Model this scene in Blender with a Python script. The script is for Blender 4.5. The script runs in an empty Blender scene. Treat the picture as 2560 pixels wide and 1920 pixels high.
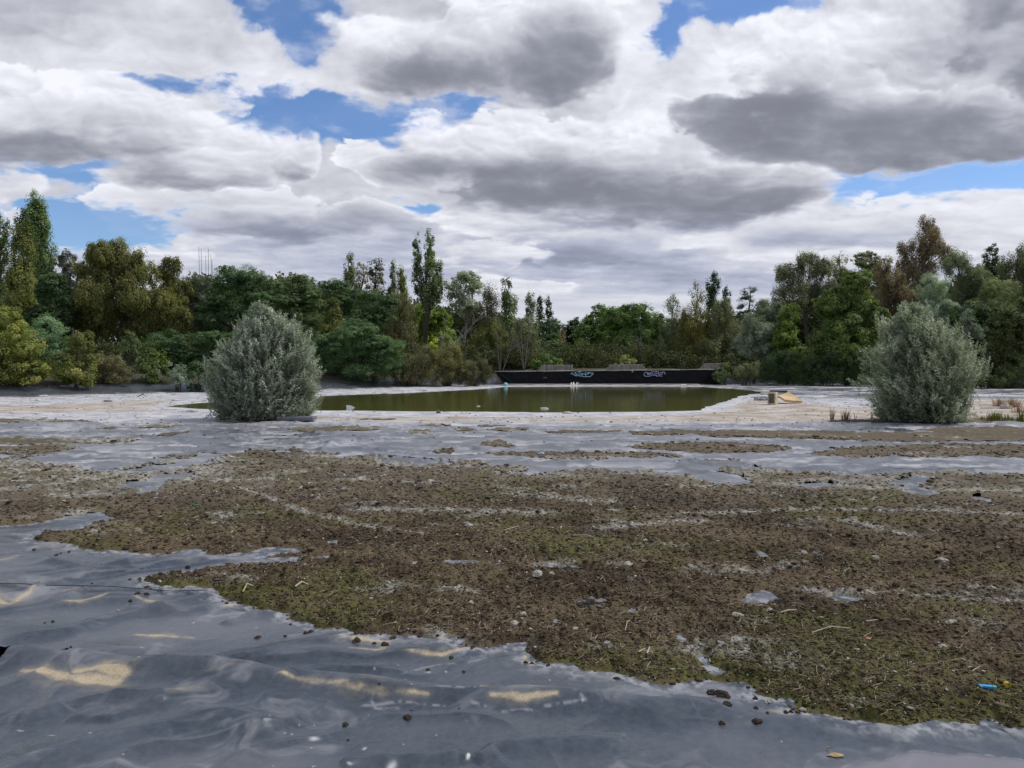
import bpy, math, random
import numpy as np
from mathutils import Vector, Matrix

# ------------------------------------------------------------------ camera, exposure
F_PX = 1934.0; CX, CY, HOR = 1280.0, 960.0, 900.0      # focal length and centre of the photograph in its own pixels
CAM_H = 1.6
PITCH = math.atan((CY - HOR) / F_PX)
sc = bpy.context.scene
cam_d = bpy.data.cameras.new('camera'); cam = bpy.data.objects.new('camera', cam_d)
sc.collection.objects.link(cam); sc.camera = cam
cam_d.sensor_width = 36.0; cam_d.lens = 36.0 * F_PX / 2560.0
cam_d.clip_start = 0.05; cam_d.clip_end = 5000
cam.location = (0, 0, CAM_H); cam.rotation_euler = (math.pi / 2 - PITCH, 0, 0)
sc.view_settings.view_transform = 'Standard'; sc.view_settings.look = 'None'
sc.view_settings.exposure = 0.0; sc.view_settings.gamma = 1.0
sc.render.engine = 'CYCLES'
sc.cycles.max_bounces = 5; sc.cycles.diffuse_bounces = 3; sc.cycles.glossy_bounces = 3
sc.cycles.transmission_bounces = 2; sc.cycles.transparent_max_bounces = 4
sc.cycles.caustics_reflective = False; sc.cycles.caustics_refractive = False

# ------------------------------------------------------------------ noise
_rs = np.random.RandomState(7)
_P = np.concatenate([_rs.permutation(512)] * 3).astype(np.int32)
_GX = np.cos(_rs.rand(512) * 6.28318).astype(np.float32); _GY = np.sin(np.arccos(_GX) * np.where(_rs.rand(512) > .5, 1, -1)).astype(np.float32)
_R1 = _rs.rand(512).astype(np.float32); _R2 = _rs.rand(512).astype(np.float32)

def perlin(x, y, seed=0):
    x = np.asarray(x, np.float32) + seed * 37.13; y = np.asarray(y, np.float32) - seed * 17.7
    xf = np.floor(x); yf = np.floor(y)
    xi = xf.astype(np.int32) & 511; yi = yf.astype(np.int32) & 511
    fx = x - xf; fy = y - yf
    u = fx * fx * fx * (fx * (fx * 6 - 15) + 10); v = fy * fy * fy * (fy * (fy * 6 - 15) + 10)
    a = _P[xi] ; b = _P[(xi + 1) & 511]
    h00 = _P[a + yi]; h10 = _P[b + yi]; y1 = (yi + 1) & 511
    h01 = _P[a + y1]; h11 = _P[b + y1]
    n00 = _GX[h00] * fx + _GY[h00] * fy; n10 = _GX[h10] * (fx - 1) + _GY[h10] * fy
    n01 = _GX[h01] * fx + _GY[h01] * (fy - 1); n11 = _GX[h11] * (fx - 1) + _GY[h11] * (fy - 1)
    r0 = n00 + u * (n10 - n00); r1 = n01 + u * (n11 - n01)
    return (r0 + v * (r1 - r0)) * 1.4

def fbm(x, y, octs=5, seed=0, gain=.5, lac=2.03):
    s = 0; a = 1.0; tot = 0
    for i in range(octs):
        s = s + a * perlin(x, y, seed + i * 3.3); tot += a
        a *= gain; x = x * lac + 3.1; y = y * lac - 1.7
    return s / tot * 1.5

def billow(x, y, octs=4, seed=0, gain=.5):
    s = 0; a = 1.0; tot = 0
    for i in range(octs):
        s = s + a * (1 - 2 * np.abs(perlin(x, y, seed + i * 5.1))); tot += a
        a *= gain; x = x * 2.07 + 1.3; y = y * 2.07 + 2.9
    return s / tot

def worley(x, y, seed=0):
    """distance to the nearest point and a random value of that cell"""
    x = np.asarray(x, np.float32) + seed * 11.3; y = np.asarray(y, np.float32) + seed * 5.9
    xf = np.floor(x); yf = np.floor(y); best = np.full(x.shape, 9., np.float32); val = np.zeros(x.shape, np.float32)
    for dx in (-1, 0, 1):
        for dy in (-1, 0, 1):
            cx = xf + dx; cy = yf + dy
            h = _P[_P[cx.astype(np.int32) & 511] + (cy.astype(np.int32) & 511)]
            d = (cx + _R1[h] - x) ** 2 + (cy + _R2[h] - y) ** 2
            m = d < best; best = np.where(m, d, best); val = np.where(m, _R1[_P[h]], val)
    return np.sqrt(best), val

def sstep(a, b, x):
    t = np.clip((x - a) / (b - a), 0, 1); return t * t * (3 - 2 * t)

def srgb(r, g=None, b=None):
    if g is None: g = b = r
    f = lambda c: (c / 255.) / 12.92 if c < 10.3 else ((c / 255. + .055) / 1.055) ** 2.4
    return (f(r), f(g), f(b))

def px_dir(px, py):
    """unit-depth world direction of a point of the photograph (camera looks along +Y, pitched down)"""
    px = np.asarray(px, float); py = np.asarray(py, float)
    a = (px - CX) / F_PX; b = -(py - CY) / F_PX
    c, s = math.cos(PITCH), math.sin(PITCH)
    return a, c + b * s, b * c - s          # x, y, z
def at(px, py, D):
    """world point seen at (px, py) at ground distance D along +Y"""
    x, y, z = px_dir(px, py); return Vector((float(x / y * D), D, float(CAM_H + z / y * D)))
def on_ground(px, py, z=0.0):
    x, y, zz = px_dir(px, py); t = (z - CAM_H) / zz
    return x * t, y * t
def to_px(X, Y, Z=0.0):
    c, s = math.cos(PITCH), math.sin(PITCH); Zc = Z - CAM_H
    dep = Y * c - Zc * s; up = Y * s + Zc * c
    return CX + F_PX * X / dep, CY - F_PX * up / dep

# ------------------------------------------------------------------ sky: Nishita blue with a procedural cloud layer, by direction
def ell(x, y, cx, cy, rx, ry, rot=0.):
    dx, dy = x - cx, y - cy
    if rot:
        c, s = math.cos(math.radians(rot)), math.sin(math.radians(rot)); dx, dy = dx * c + dy * s, -dx * s + dy * c
    return (dx / rx) ** 2 + (dy / ry) ** 2

def make_clouds(W=2400, H=1200, AZ=60., EL=60.):
    """RGBA cloud map over azimuth +-AZ, elevation 0..EL (rgb linear radiance, a coverage)"""
    az = np.radians(((np.arange(W) + .5) / W - .5) * 2 * AZ).astype(np.float32)[None, :]
    el = np.radians((np.arange(H) + .5) / H * EL).astype(np.float32)[:, None]
    x = np.tan(az); z = np.tan(el) / np.cos(az)
    px, py = to_px(x + 0 * z, np.ones_like(x + 0 * z), CAM_H + z)
    # compress what lies outside the frame so that its noise stays cloud sized
    X = (1280 + 2600 * np.arctan((px - 1280) / 2600)).astype(np.float32)
    Y = (py).astype(np.float32); Y = np.where(Y < 0, -1400 * np.arctan(-Y / 1400), Y).astype(np.float32)
    # perspective: clouds shrink and flatten towards the horizon
    dep = np.clip((905 - Y) / 905, .06, 3)
    nx = (X - 1280) / (260 * dep ** .55); ny = np.log(dep + .06) * -3.6
    wx = fbm(nx * .8, ny * .8, 3, 1); wy = fbm(nx * .8, ny * .8, 3, 2)
    qx = X / 190; qy = Y / 150
    sc_y = np.clip(dep ** -.45, .9, 2.4)
    n1 = fbm(qx + wx * .5, qy * sc_y + wy * .5, 7, 3, .54)
    n2 = fbm(qx * 1.9 + wy * .7, qy * sc_y * 1.9 + wx * .7, 6, 5, .57)
    def puffs(ax, ay, seed):
        t = 0; k = 1.; tot = 0
        for i in range(4):
            d, _ = worley(ax, ay, seed + i * 2.7); t = t + k * (1 - np.minimum(d * d * 1.5, 1.2)); tot += k; k *= .52; ax = ax * 2.05 + 1.7; ay = ay * 2.05 + .6
        return t / tot
    pxx = qx * 1.15 + n1 * .30 + n2 * .10; pyy = qy * sc_y * 1.35 + wx * .25 + n2 * .10
    bl = puffs(pxx, pyy, 2); bl2 = puffs(pxx + .07, pyy - .16, 2)
    relief = np.clip(bl - bl2, -.5, .5) * 1.1 + .22 * (n1 - fbm(qx + wx * .5 + .1, (qy * sc_y + wy * .5) - .25, 4, 3, .5))
    fine = fbm(qx * 5, qy * sc_y * 6, 4, 21, .6)
    wx2 = wx * 46 + n1 * 34 + n2 * 14 + (bl - .4) * 26; wy2 = wy * 30 + n1 * 22 + n2 * 10 + (bl - .4) * 30
    Xw = X + wx2; Yw = Y + wy2 * np.clip(dep * 1.6, .35, 1)
    sofm = .7 + 2.6 * sstep(-.1, .55, fbm(nx * 1.1 + 9, ny * 1.1, 3, 61)); mid = fbm(qx * .95 + wx * .3 + 5, qy * sc_y * 1.1, 4, 71, .5)
    def g(cx, cy, rx, ry, k=1., rot=0): return k * np.exp(-1.1 * ell(Xw, Yw, cx, cy, rx, ry, rot))
    # background deck
    lum = np.full(X.shape, 206., np.float32) + 12 * n1 + 22 * relief + 9 * n2 - 12 * mid
    alpha = np.ones_like(lum)
    hole = (g(735, 30, 150, 75, 1.35) + g(770, 110, 60, 75, 1.1) + g(480, 215, 135, 34, .75) + g(850, 315, 250, 60, 1.5) + g(1180, 262, 110, 32, 1.0)
            + g(690, 290, 110, 26, .8) + g(960, 345, 60, 50, .7) + g(250, 432, 150, 30, 1.15) + g(290, 565, 230, 72, 1.6) + g(1058, 522, 42, 26, 1.3)
            + g(1860, 18, 190, 52, 1.3) + g(1660, 105, 62, 70, .8) + g(2340, 452, 300, 44, 1.7, -7) + g(1720, 20, 70, 50, .5) + g(2480, 400, 130, 50, 1.1)
            + g(-500, 250, 300, 120, 1.) + g(3200, 250, 300, 90, 1.) + g(600, -500, 400, 150, 1.) + g(2200, -600, 500, 150, 1.1) + g(1300, -900, 400, 150, 1.))
    alpha = 1 - sstep(.28, .72, hole + .34 * n2 + .12 * fine)
    # thin veil crossing the blue
    veil = sstep(.15, .75, fbm(nx * 1.2 + 4, ny * 2.2, 5, 31) + .3) * .38
    alpha = np.maximum(alpha, veil * (Y < 480))
    lum += 26 * (g(420, 160, 330, 120) + g(700, 250, 150, 60)) - 16 * g(520, 130, 130, 80) - 22 * g(80, 60, 260, 70)
    lum += 34 * (g(1560, 120, 110, 170) + g(1640, 330, 200, 60) + g(2000, 90, 240, 90) + g(1830, 210, 130, 90))
    lum += -30 * (g(990, 660, 270, 50) + g(1720, 700, 300, 36) + g(2060, 600, 170, 26)) - 12 * g(1400, 770, 700, 40)
    lum += -55 * (g(1420, 640, 210, 32) + g(760, 566, 200, 30)) + 26 * (g(1380, 560, 180, 22) + g(1950, 640, 90, 30) + g(1330, 730, 160, 30) + g(1650, 760, 200, 16))
    lum += -26 * g(1100, -300, 900, 170) - 20 * g(2900, 300, 400, 200) - 24 * g(-400, 500, 300, 100)
    rim = sstep(.02, .6, 1 - alpha); lum += 18 * rim
    def cloud(bodies, darks, bright=236, soft=.34, namp=.5, brights=(), rel=46, rimk=20):
        nonlocal lum, alpha
        d = np.full(X.shape, -9., np.float32)
        for e in bodies: d = np.maximum(d, 1 - ell(X + wx2 * .7, Y + wy2 * .7, *e))
        d = d + namp * (n1 * .75 + n2 * .5 + .14 * fine + .75 * (bl - .35))
        a = sstep(0, 1, d / (soft * sofm))
        s = 0
        for e in darks: s = s + e[4] * np.exp(-.85 * ell(Xw, Yw, *e[:4]) ** 1.35)
        for e in brights: s = s - e[4] * np.exp(-1.15 * ell(Xw, Yw, *e[:4]))
        L = bright - s * (1 + .45 * mid + .25 * n2) + rel * relief - 13 * np.clip(mid + .15, 0, 1) * 1.4 + 9 * n2 + 9 * n1 + rimk * (1 - sstep(0, .55, d))
        lum = lum + a * (L - lum); alpha = np.maximum(alpha, a)
    cloud([(640, 600, 130, 40), (1180, 640, 200, 40), (470, 620, 110, 36)], [(660, 622, 120, 16, 34), (1190, 668, 200, 18, 36)], 228, rel=36, soft=.5)
    cloud([(1950, 640, 80, 22), (2200, 660, 260, 34), (1290, 720, 170, 26)], [(2200, 682, 240, 16, 30)], 230, rel=34, soft=.5)
    # low clouds on the left, the bank on the right, then the big ones, far to near
    cloud([(370, 512, 130, 44), (560, 540, 260, 66), (860, 600, 320, 80), (40, 460, 150, 60), (120, 560, 50, 36)], [(745, 566, 210, 30, 62), (560, 590, 200, 40, 22), (950, 640, 300, 50, 30), (1040, 560, 120, 40, 20)], 222, rel=26, brights=[(350, 478, 90, 24, 18)])
    cloud([(2260, 566, 420, 78), (2540, 510, 300, 70), (1900, 560, 300, 80)], [(2050, 602, 160, 24, 40), (2350, 640, 300, 40, 10)], 224, rel=18, brights=[(2330, 520, 280, 30, 16)])
    cloud([(1140, 370, 180, 98), (1010, 420, 110, 60), (1380, 400, 320, 120), (1650, 480, 420, 110), (1300, 520, 260, 90), (930, 400, 60, 50)],
          [(1640, 510, 380, 78, 92), (1180, 455, 190, 56, 72), (1420, 455, 200, 60, 60), (1900, 520, 200, 50, 40), (1280, 560, 120, 34, -12), (1480, 610, 240, 30, 20)], 232, brights=[(1130, 318, 200, 34, 14), (1620, 335, 200, 40, 12)])
    cloud([(160, 310, 420, 130), (420, 330, 260, 96), (600, 360, 150, 80), (735, 385, 98, 82), (500, 440, 200, 52), (-200, 300, 300, 140)],
          [(90, 372, 300, 66, 96), (-200, 380, 200, 60, 80), (500, 462, 150, 34, 86), (735, 430, 80, 44, 50), (330, 410, 120, 36, 36), (620, 420, 80, 40, 20)], 238, brights=[(730, 345, 80, 34, 10)])
    cloud([(910, 100, 130, 84), (1080, 150, 220, 112), (1290, 130, 220, 146), (1440, 130, 130, 128), (1380, -120, 420, 160)],
          [(1210, 205, 280, 66, 84), (1400, 160, 120, 100, 84), (1010, 190, 110, 40, 54), (1130, 100, 120, 60, 26)], 238, brights=[(910, 80, 110, 60, 8)])
    cloud([(2060, 130, 300, 110), (1960, 90, 160, 70), (2250, 60, 300, 110)], [(2200, 160, 160, 60, 24), (2330, 60, 120, 80, 30)], 236, soft=.5, brights=[(2060, 110, 200, 50, 8)])
    cloud([(2110, 320, 400, 118), (1850, 330, 110, 66), (2420, 330, 180, 100), (2000, 220, 200, 80)],
          [(2120, 350, 420, 92, 100), (1900, 290, 150, 66, 62), (2080, 410, 260, 36, 26), (2390, 340, 120, 60, 22), (1980, 240, 120, 30, 20)], 222, soft=.3, rimk=26)
    cloud([(2540, 90, 260, 170), (2600, 220, 180, 100)], [(2520, 130, 230, 130, 90), (2480, 40, 140, 60, 20)], 216, soft=.8)
    cut = (g(870, 305, 240, 44, 1.3) + g(1180, 256, 100, 24, 1.1) + g(480, 216, 150, 26, .9) + g(690, 250, 90, 40, .8) + g(1660, 105, 52, 60, .95) + g(285, 565, 210, 62, 1.5) + g(2390, 448, 270, 34, 1.6, -7) + g(240, 430, 150, 24, 1.2)
           + g(730, 60, 90, 110, 1.2) + g(1850, 16, 180, 40, 1.3) + g(1058, 522, 36, 22, 1.4) + g(960, 345, 50, 40, .8))
    cm = sstep(.30, .95, cut + .40 * n2 + .22 * fine - .10 * bl); alpha = alpha * (1 - cm * .93); lum = lum + 14 * cm * (1 - cm) * 4 * (lum > 170)
    # horizon: thin layered stratus
    hz = sstep(690, 800, Y); lum = lum + hz * (212 + 20 * fbm(X / 420, Y / 26, 4, 44) - lum)
    alpha = np.maximum(alpha, sstep(640, 740, Y)); 
    far = sstep(1900, 3200, np.abs(px - 1280)) ; lum = lum + far * (190 + 30 * n1 + 20 * relief - lum) * .8
    hi = sstep(-60, -420, Y) * (np.abs(px - 1280) < 6000); alpha = alpha * (1 - hi * .92 * sstep(-.12, .30, fbm(X / 420, Y / 330, 5, 77, .55)))
    up = sstep(-300, -900, Y); lum = lum + up * (196 + 40 * n1 + 24 * relief - lum) * .7
    v = lum; v = 206 + (lum - 206) * .95 + 3; lo = 164.; v = np.where(v < lo, lo - 29 * np.tanh((lo - v) / 52.), v); v = np.clip(v, 100, 250) / 255.
    lin = np.where(v > .04045, ((v + .055) / 1.055) ** 2.4, v / 12.92)
    t = sstep(120, 235, lum)                  # darker parts are a little bluish-violet
    out = np.empty((H, W, 4), np.float32)
    out[..., 0] = lin * (.915 + .06 * t); out[..., 1] = lin * (.955 + .035 * t); out[..., 2] = lin * (1.16 - .08 * t)
    lowb = (sstep(480, 640, Y) * sstep(222, 185, lum))[..., None]; out[..., :3] *= 1 + lowb * np.array([-.07, -.03, .07]); out[..., 3] = np.clip(alpha, 0, 1)
    return out

SUN_EL, SUN_AZ = 54.0, 74.0        # azimuth clockwise from the viewing direction
def build_sky():
    w = bpy.data.worlds.new('World'); sc.world = w; w.use_nodes = True
    nt = w.node_tree; N = nt.nodes; L = nt.links; N.clear()
    out = N.new('ShaderNodeOutputWorld')
    sky = N.new('ShaderNodeTexSky'); sky.sky_type = 'NISHITA'; sky.sun_disc = False
    sky.sun_elevation = math.radians(SUN_EL); sky.sun_rotation = math.radians(SUN_AZ)
    sky.air_density = 1.0; sky.dust_density = .4; sky.ozone_density = 2.4
    b1 = N.new('ShaderNodeBackground'); b1.inputs['Strength'].default_value = SKY_K
    hs = N.new('ShaderNodeHueSaturation'); hs.inputs['Saturation'].default_value = 1.05
    L.new(sky.outputs[0], hs.inputs['Color'])
    tint = N.new('ShaderNodeMix'); tint.data_type = 'RGBA'; tint.blend_type = 'MULTIPLY'; tint.inputs[0].default_value = 1; tint.inputs[7].default_value = (.90, 1.0, 1.20, 1)
    L.new(hs.outputs[0], tint.inputs[6]); L.new(tint.outputs[2], b1.inputs['Color'])
    data = make_clouds()
    img = bpy.data.images.new('clouds', data.shape[1], data.shape[0], alpha=True, float_buffer=True)
    img.colorspace_settings.name = 'Non-Color'; img.alpha_mode = 'CHANNEL_PACKED'
    img.pixels.foreach_set(data.ravel()); img.update(); img.pack()
    tc = N.new('ShaderNodeTexCoord'); sep = N.new('ShaderNodeSeparateXYZ'); L.new(tc.outputs['Generated'], sep.inputs[0])
    def M(op, a, b=None):
        n = N.new('ShaderNodeMath'); n.operation = op
        for i, v in enumerate((a, b)):
            if v is None: continue
            if isinstance(v, (int, float)): n.inputs[i].default_value = v
            else: L.new(v, n.inputs[i])
        return n.outputs[0]
    az = M('ARCTAN2', sep.outputs[0], sep.outputs[1]); el = M('ARCSINE', sep.outputs[2])
    u = M('ADD', M('DIVIDE', az, math.radians(120)), .5); v = M('DIVIDE', el, math.radians(60))
    below = M('GREATER_THAN', v, -.003); v = M('MAXIMUM', v, 0.001)
    cb = N.new('ShaderNodeCombineXYZ'); L.new(u, cb.inputs[0]); L.new(v, cb.inputs[1])
    im = N.new('ShaderNodeTexImage'); im.image = img; im.extension = 'MIRROR'; im.interpolation = 'Cubic'
    L.new(cb.outputs[0], im.inputs['Vector'])
    b2 = N.new('ShaderNodeBackground'); b2.inputs['Strength'].default_value = 1.0; L.new(im.outputs['Color'], b2.inputs['Color'])
    mx = N.new('ShaderNodeMixShader'); L.new(im.outputs['Alpha'], mx.inputs[0]); L.new(b1.outputs[0], mx.inputs[1]); L.new(b2.outputs[0], mx.inputs[2])
    b3 = N.new('ShaderNodeBackground'); b3.inputs['Color'].default_value = (.05, .05, .04, 1)
    m2 = N.new('ShaderNodeMixShader'); L.new(below, m2.inputs[0]); L.new(b3.outputs[0], m2.inputs[1]); L.new(mx.outputs[0], m2.inputs[2]); L.new(m2.outputs[0], out.inputs['Surface'])
    w.cycles.sampling_method = 'MANUAL'; w.cycles.sample_map_resolution = 1024
    sd = bpy.data.lights.new('sun', 'SUN'); so = bpy.data.objects.new('sun', sd); sc.collection.objects.link(so)
    sd.energy = 2.9; sd.angle = math.radians(26); sd.color = (1, .95, .87)
    e, a = math.radians(SUN_EL), math.radians(SUN_AZ)
    d = Vector((math.sin(a) * math.cos(e), math.cos(a) * math.cos(e), math.sin(e)))
    so.rotation_euler = d.to_track_quat('Z', 'Y').to_euler(); so.location = d * 50
SKY_K = .108
build_sky()

# ------------------------------------------------------------------ mesh, object and material helpers
col = sc.collection
def mesh_np(name, V, F4=None, F3=None, cols=None, mats=(), smooth=False, attrs=None):
    """mesh from numpy arrays: quads F4, triangles F3, per-vertex colour cols"""
    me = bpy.data.meshes.new(name); V = np.ascontiguousarray(V, np.float32)
    me.vertices.add(len(V)); me.vertices.foreach_set('co', V.ravel())
    fl = []; st = []; n = 0
    if F4 is not None and len(F4): fl.append(np.asarray(F4, np.int32).ravel()); st.append(np.arange(len(F4)) * 4); n = len(F4) * 4
    if F3 is not None and len(F3): fl.append(np.asarray(F3, np.int32).ravel()); st.append(n + np.arange(len(F3)) * 3)
    idx = np.concatenate(fl); st = np.concatenate(st).astype(np.int32)
    me.loops.add(len(idx)); me.loops.foreach_set('vertex_index', idx)
    me.polygons.add(len(st)); me.polygons.foreach_set('loop_start', st)
    me.update(calc_edges=True)
    if smooth: me.polygons.foreach_set('use_smooth', np.ones(len(st), bool))
    def put(nm, c):
        a = me.color_attributes.new(nm, 'FLOAT_COLOR', 'POINT'); c4 = np.ones((len(V), 4), np.float32); c4[:, :c.shape[1]] = c
        a.data.foreach_set('color', c4.ravel())
    if cols is not None: put('Col', cols)
    for k, v in (attrs or {}).items(): put(k, v)
    for m in mats: me.materials.append(m)
    return me
def link(name, me, parent=None, loc=None, **props):
    o = bpy.data.objects.new(name, me); col.objects.link(o)
    if parent is not None: o.parent = parent
    if loc is not None: o.location = loc
    for k, v in props.items(): o[k] = v
    return o
def thing(name, label, cat, loc=(0, 0, 0), rz=0., group=None):
    o = bpy.data.objects.new(name, None); col.objects.link(o); o.location = loc; o.rotation_euler = (0, 0, rz)
    o.empty_display_size = .2; o['label'] = label; o['category'] = cat
    if group: o['group'] = group
    return o

class NT:
    def __init__(s, name):
        s.m = bpy.data.materials.new(name); s.m.use_nodes = True; s.t = s.m.node_tree; s.N = s.t.nodes; s.L = s.t.links
        s.b = s.N['Principled BSDF']; s.out = s.N['Material Output']
    def n(s, typ, **kw):
        o = s.N.new(typ)
        for k, v in kw.items(): setattr(o, k, v)
        return o
    def attr(s, name): return s.n('ShaderNodeAttribute', attribute_name=name).outputs['Color']
    def noise(s, scale, detail=4, rough=.55, vec=None, typ='ShaderNodeTexNoise', dist=0.):
        o = s.n(typ); o.inputs['Scale'].default_value = scale
        if typ == 'ShaderNodeTexNoise':
            o.inputs['Detail'].default_value = detail; o.inputs['Roughness'].default_value = rough; o.inputs['Distortion'].default_value = dist
        if vec is None: vec = s.n('ShaderNodeTexCoord').outputs['Object']
        s.L.new(vec, o.inputs['Vector']); return o.outputs[0]
    def ramp(s, f, stops):
        r = s.n('ShaderNodeValToRGB'); s.L.new(f, r.inputs[0]); e = r.color_ramp.elements
        while len(e) < len(stops): e.new(.5)
        for i, (p, c) in enumerate(stops):
            e[i].position = p; e[i].color = (*(c if isinstance(c, tuple) else (c, c, c)), 1)
        return r.outputs[0]
    def mix(s, f, a, b, typ='MIX'):
        o = s.n('ShaderNodeMix', data_type='RGBA', blend_type=typ)
        for i, v in ((0, f), (6, a), (7, b)):
            if isinstance(v, (int, float)): o.inputs[i].default_value = v
            elif isinstance(v, tuple): o.inputs[i].default_value = (*v, 1)
            else: s.L.new(v, o.inputs[i])
        return o.outputs[2]
    def math(s, op, a, b=None):
        o = s.n('ShaderNodeMath', operation=op)
        for i, v in enumerate((a, b)):
            if v is None: continue
            if isinstance(v, (int, float)): o.inputs[i].default_value = v
            else: s.L.new(v, o.inputs[i])
        return o.outputs[0]
    def sep(s, c):
        o = s.n('ShaderNodeSeparateColor'); s.L.new(c, o.inputs[0]); return o.outputs
    def set(s, **kw):
        for k, v in kw.items():
            i = s.b.inputs[k.replace('_', ' ')]
            if isinstance(v, (int, float)): i.default_value = v
            elif isinstance(v, tuple): i.default_value = (*v, 1) if len(v) == 3 else v
            else: s.L.new(v, i)
    def bump(s, h, strength=.3, dist=.02):
        o = s.n('ShaderNodeBump'); o.inputs['Strength'].default_value = strength; o.inputs['Distance'].default_value = dist
        s.L.new(h, o.inputs['Height']); s.L.new(o.outputs[0], s.b.inputs['Normal'])

def plain(name, c, rough=.6, var=.25, scale=8., bump=0., spec=.5, metal=0.):
    """one real colour with a little wear and a fine bump"""
    t = NT(name); nz = t.noise(scale, 5)
    t.set(Base_Color=t.mix(t.ramp(nz, [(.3, 0.), (.7, 1.)]), tuple(x * (1 - var) for x in c), tuple(min(1, x * (1 + var)) for x in c)), Roughness=rough, Metallic=metal)
    t.b.inputs['Specular IOR Level'].default_value = spec
    if bump: t.bump(t.noise(scale * 4, 5), bump, .01)
    return t.m

# ------------------------------------------------------------------ terrain: one polar grid about the standing point
def poly_w(pts, z=0.): return np.array([on_ground(x, y, z) for x, y in pts], np.float32)
def sdist(X, Y, P):
    """signed distance to polygon P, positive inside"""
    best = np.full(X.shape, 1e9, np.float32); ins = np.zeros(X.shape, bool); n = len(P)
    for i in range(n):
        ax, ay = P[i]; bx, by = P[(i + 1) % n]
        ex, ey = bx - ax, by - ay; wx, wy = X - ax, Y - ay
        t = np.clip((wx * ex + wy * ey) / (ex * ex + ey * ey + 1e-9), 0, 1)
        best = np.minimum(best, (wx - ex * t) ** 2 + (wy - ey * t) ** 2)
        if ay != by:
            c = ((ay > Y) != (by > Y)) & (X < (bx - ax) * (Y - ay) / (by - ay) + ax); ins ^= c
    d = np.sqrt(best); return np.where(ins, d, -d)
def seg_dist(X, Y, P):
    """distance to an open polyline, and which side (signed), and position along 0..1"""
    best = np.full(X.shape, 1e9, np.float32); side = np.zeros(X.shape, np.float32); pos = np.zeros(X.shape, np.float32)
    L = np.concatenate([[0], np.cumsum([np.hypot(*(P[i + 1] - P[i])) for i in range(len(P) - 1)])])
    for i in range(len(P) - 1):
        (ax, ay), (bx, by) = P[i], P[i + 1]
        ex, ey = bx - ax, by - ay; wx, wy = X - ax, Y - ay; l2 = ex * ex + ey * ey
        t = np.clip((wx * ex + wy * ey) / l2, 0, 1); d = (wx - ex * t) ** 2 + (wy - ey * t) ** 2
        m = d < best; best = np.where(m, d, best); side = np.where(m, (ex * wy - ey * wx) / math.sqrt(l2), side); pos = np.where(m, (L[i] + t * math.sqrt(l2)) / L[-1], pos)
    return np.sqrt(best), side, pos

POND = [(392, 1016), (470, 1021), (560, 1024), (780, 1026), (1000, 1028), (1400, 1031), (1650, 1029), (1761, 1025), (1791, 1012), (1830, 1001), (1859, 989), (1905, 983),
        (1915, 979), (1850, 972), (1760, 967), (1700, 965), (1500, 965), (1270, 966), (1180, 973), (1000, 982), (860, 986), (780, 990), (650, 997), (500, 1006)]
BASIN = [(-1400, 1012), (-600, 1000), (-100, 993), (60, 990), (200, 985), (420, 980), (600, 977), (800, 973), (1000, 967), (1130, 963), (1235, 961)]
pondP = poly_w(POND)
basinP = np.concatenate([poly_w(BASIN), np.array([(-1.0, 49.6), (12.7, 49.6)], np.float32), poly_w([(1850, 957), (2000, 957), (2130, 960), (2350, 966), (2560, 969), (3300, 985), (4600, 1010)]),
                         np.array([(60, 10), (40, -30), (-40, -30), (-60, 10)], np.float32)])
print('basin', basinP[0], basinP[-6])

def h_macro(X, Y):
    """large shapes: basin floor, pond hollow, banks, land beyond. Returns z and the signed distance to the basin rim"""
    sb = sdist(X, Y, basinP) + .5 * fbm(X / 5, Y / 5, 3, 12) * (1 - sstep(-3.5, -1.5, X) * sstep(15.5, 13.5, X) * sstep(44, 47, Y))
    out = -sb
    behind_wall = (X > -1.6) & (X < 13.4) & (Y > 49.3)
    z = 1.0 * sstep(-1.2, 4.5, out) * np.where(Y > 30, 1, .8) + .35 * sstep(4, 60, out) * (1 + fbm(X / 30, Y / 30, 3, 2))
    z = np.where(behind_wall, np.maximum(z, .45 * sstep(49.6, 50.2, Y)), z)
    sp = sdist(X, Y, pondP) + .22 * fbm(X / 2.2, Y / 1.1, 4, 15)
    z = z - np.where(sp > 0, np.minimum(.05 * sp + .004, .4), 0) + .012 * np.clip(-sp, 0, 1.5) / 1.5 * 0
    return z, sb, sp

def build_grid():
    r = [1.15]
    while r[-1] < 60:
        x = r[-1]; r.append(x + min(max(x * x / (774 * 1.6) * .72, .006), .22))
    while r[-1] < 1600: r.append(r[-1] * 1.09)
    r = np.array(r)
    fine = np.radians(np.linspace(-41, 41, 1250)); m1 = np.arange(41.15, 60, .15); m2 = np.arange(60, 112, .5); c = np.arange(114, 247, 4.); th = np.concatenate([fine, np.radians(np.concatenate([m1, m2, c, 360 - m2[::-1], 360 - m1[::-1]]))])
    T, R = np.meshgrid(th, r); X = (R * np.sin(T)).astype(np.float32); Y = (R * np.cos(T)).astype(np.float32)
    return X, Y, r, th
GX, GY, g_r, g_th = build_grid()
print('grid', GX.shape)
NR, NC = GX.shape
PXX, PYY = to_px(GX, np.where(GY > .2, GY, .2)); PXX = PXX.astype(np.float32); PYY = np.where(GY > .2, PYY, 9999).astype(np.float32)

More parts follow.
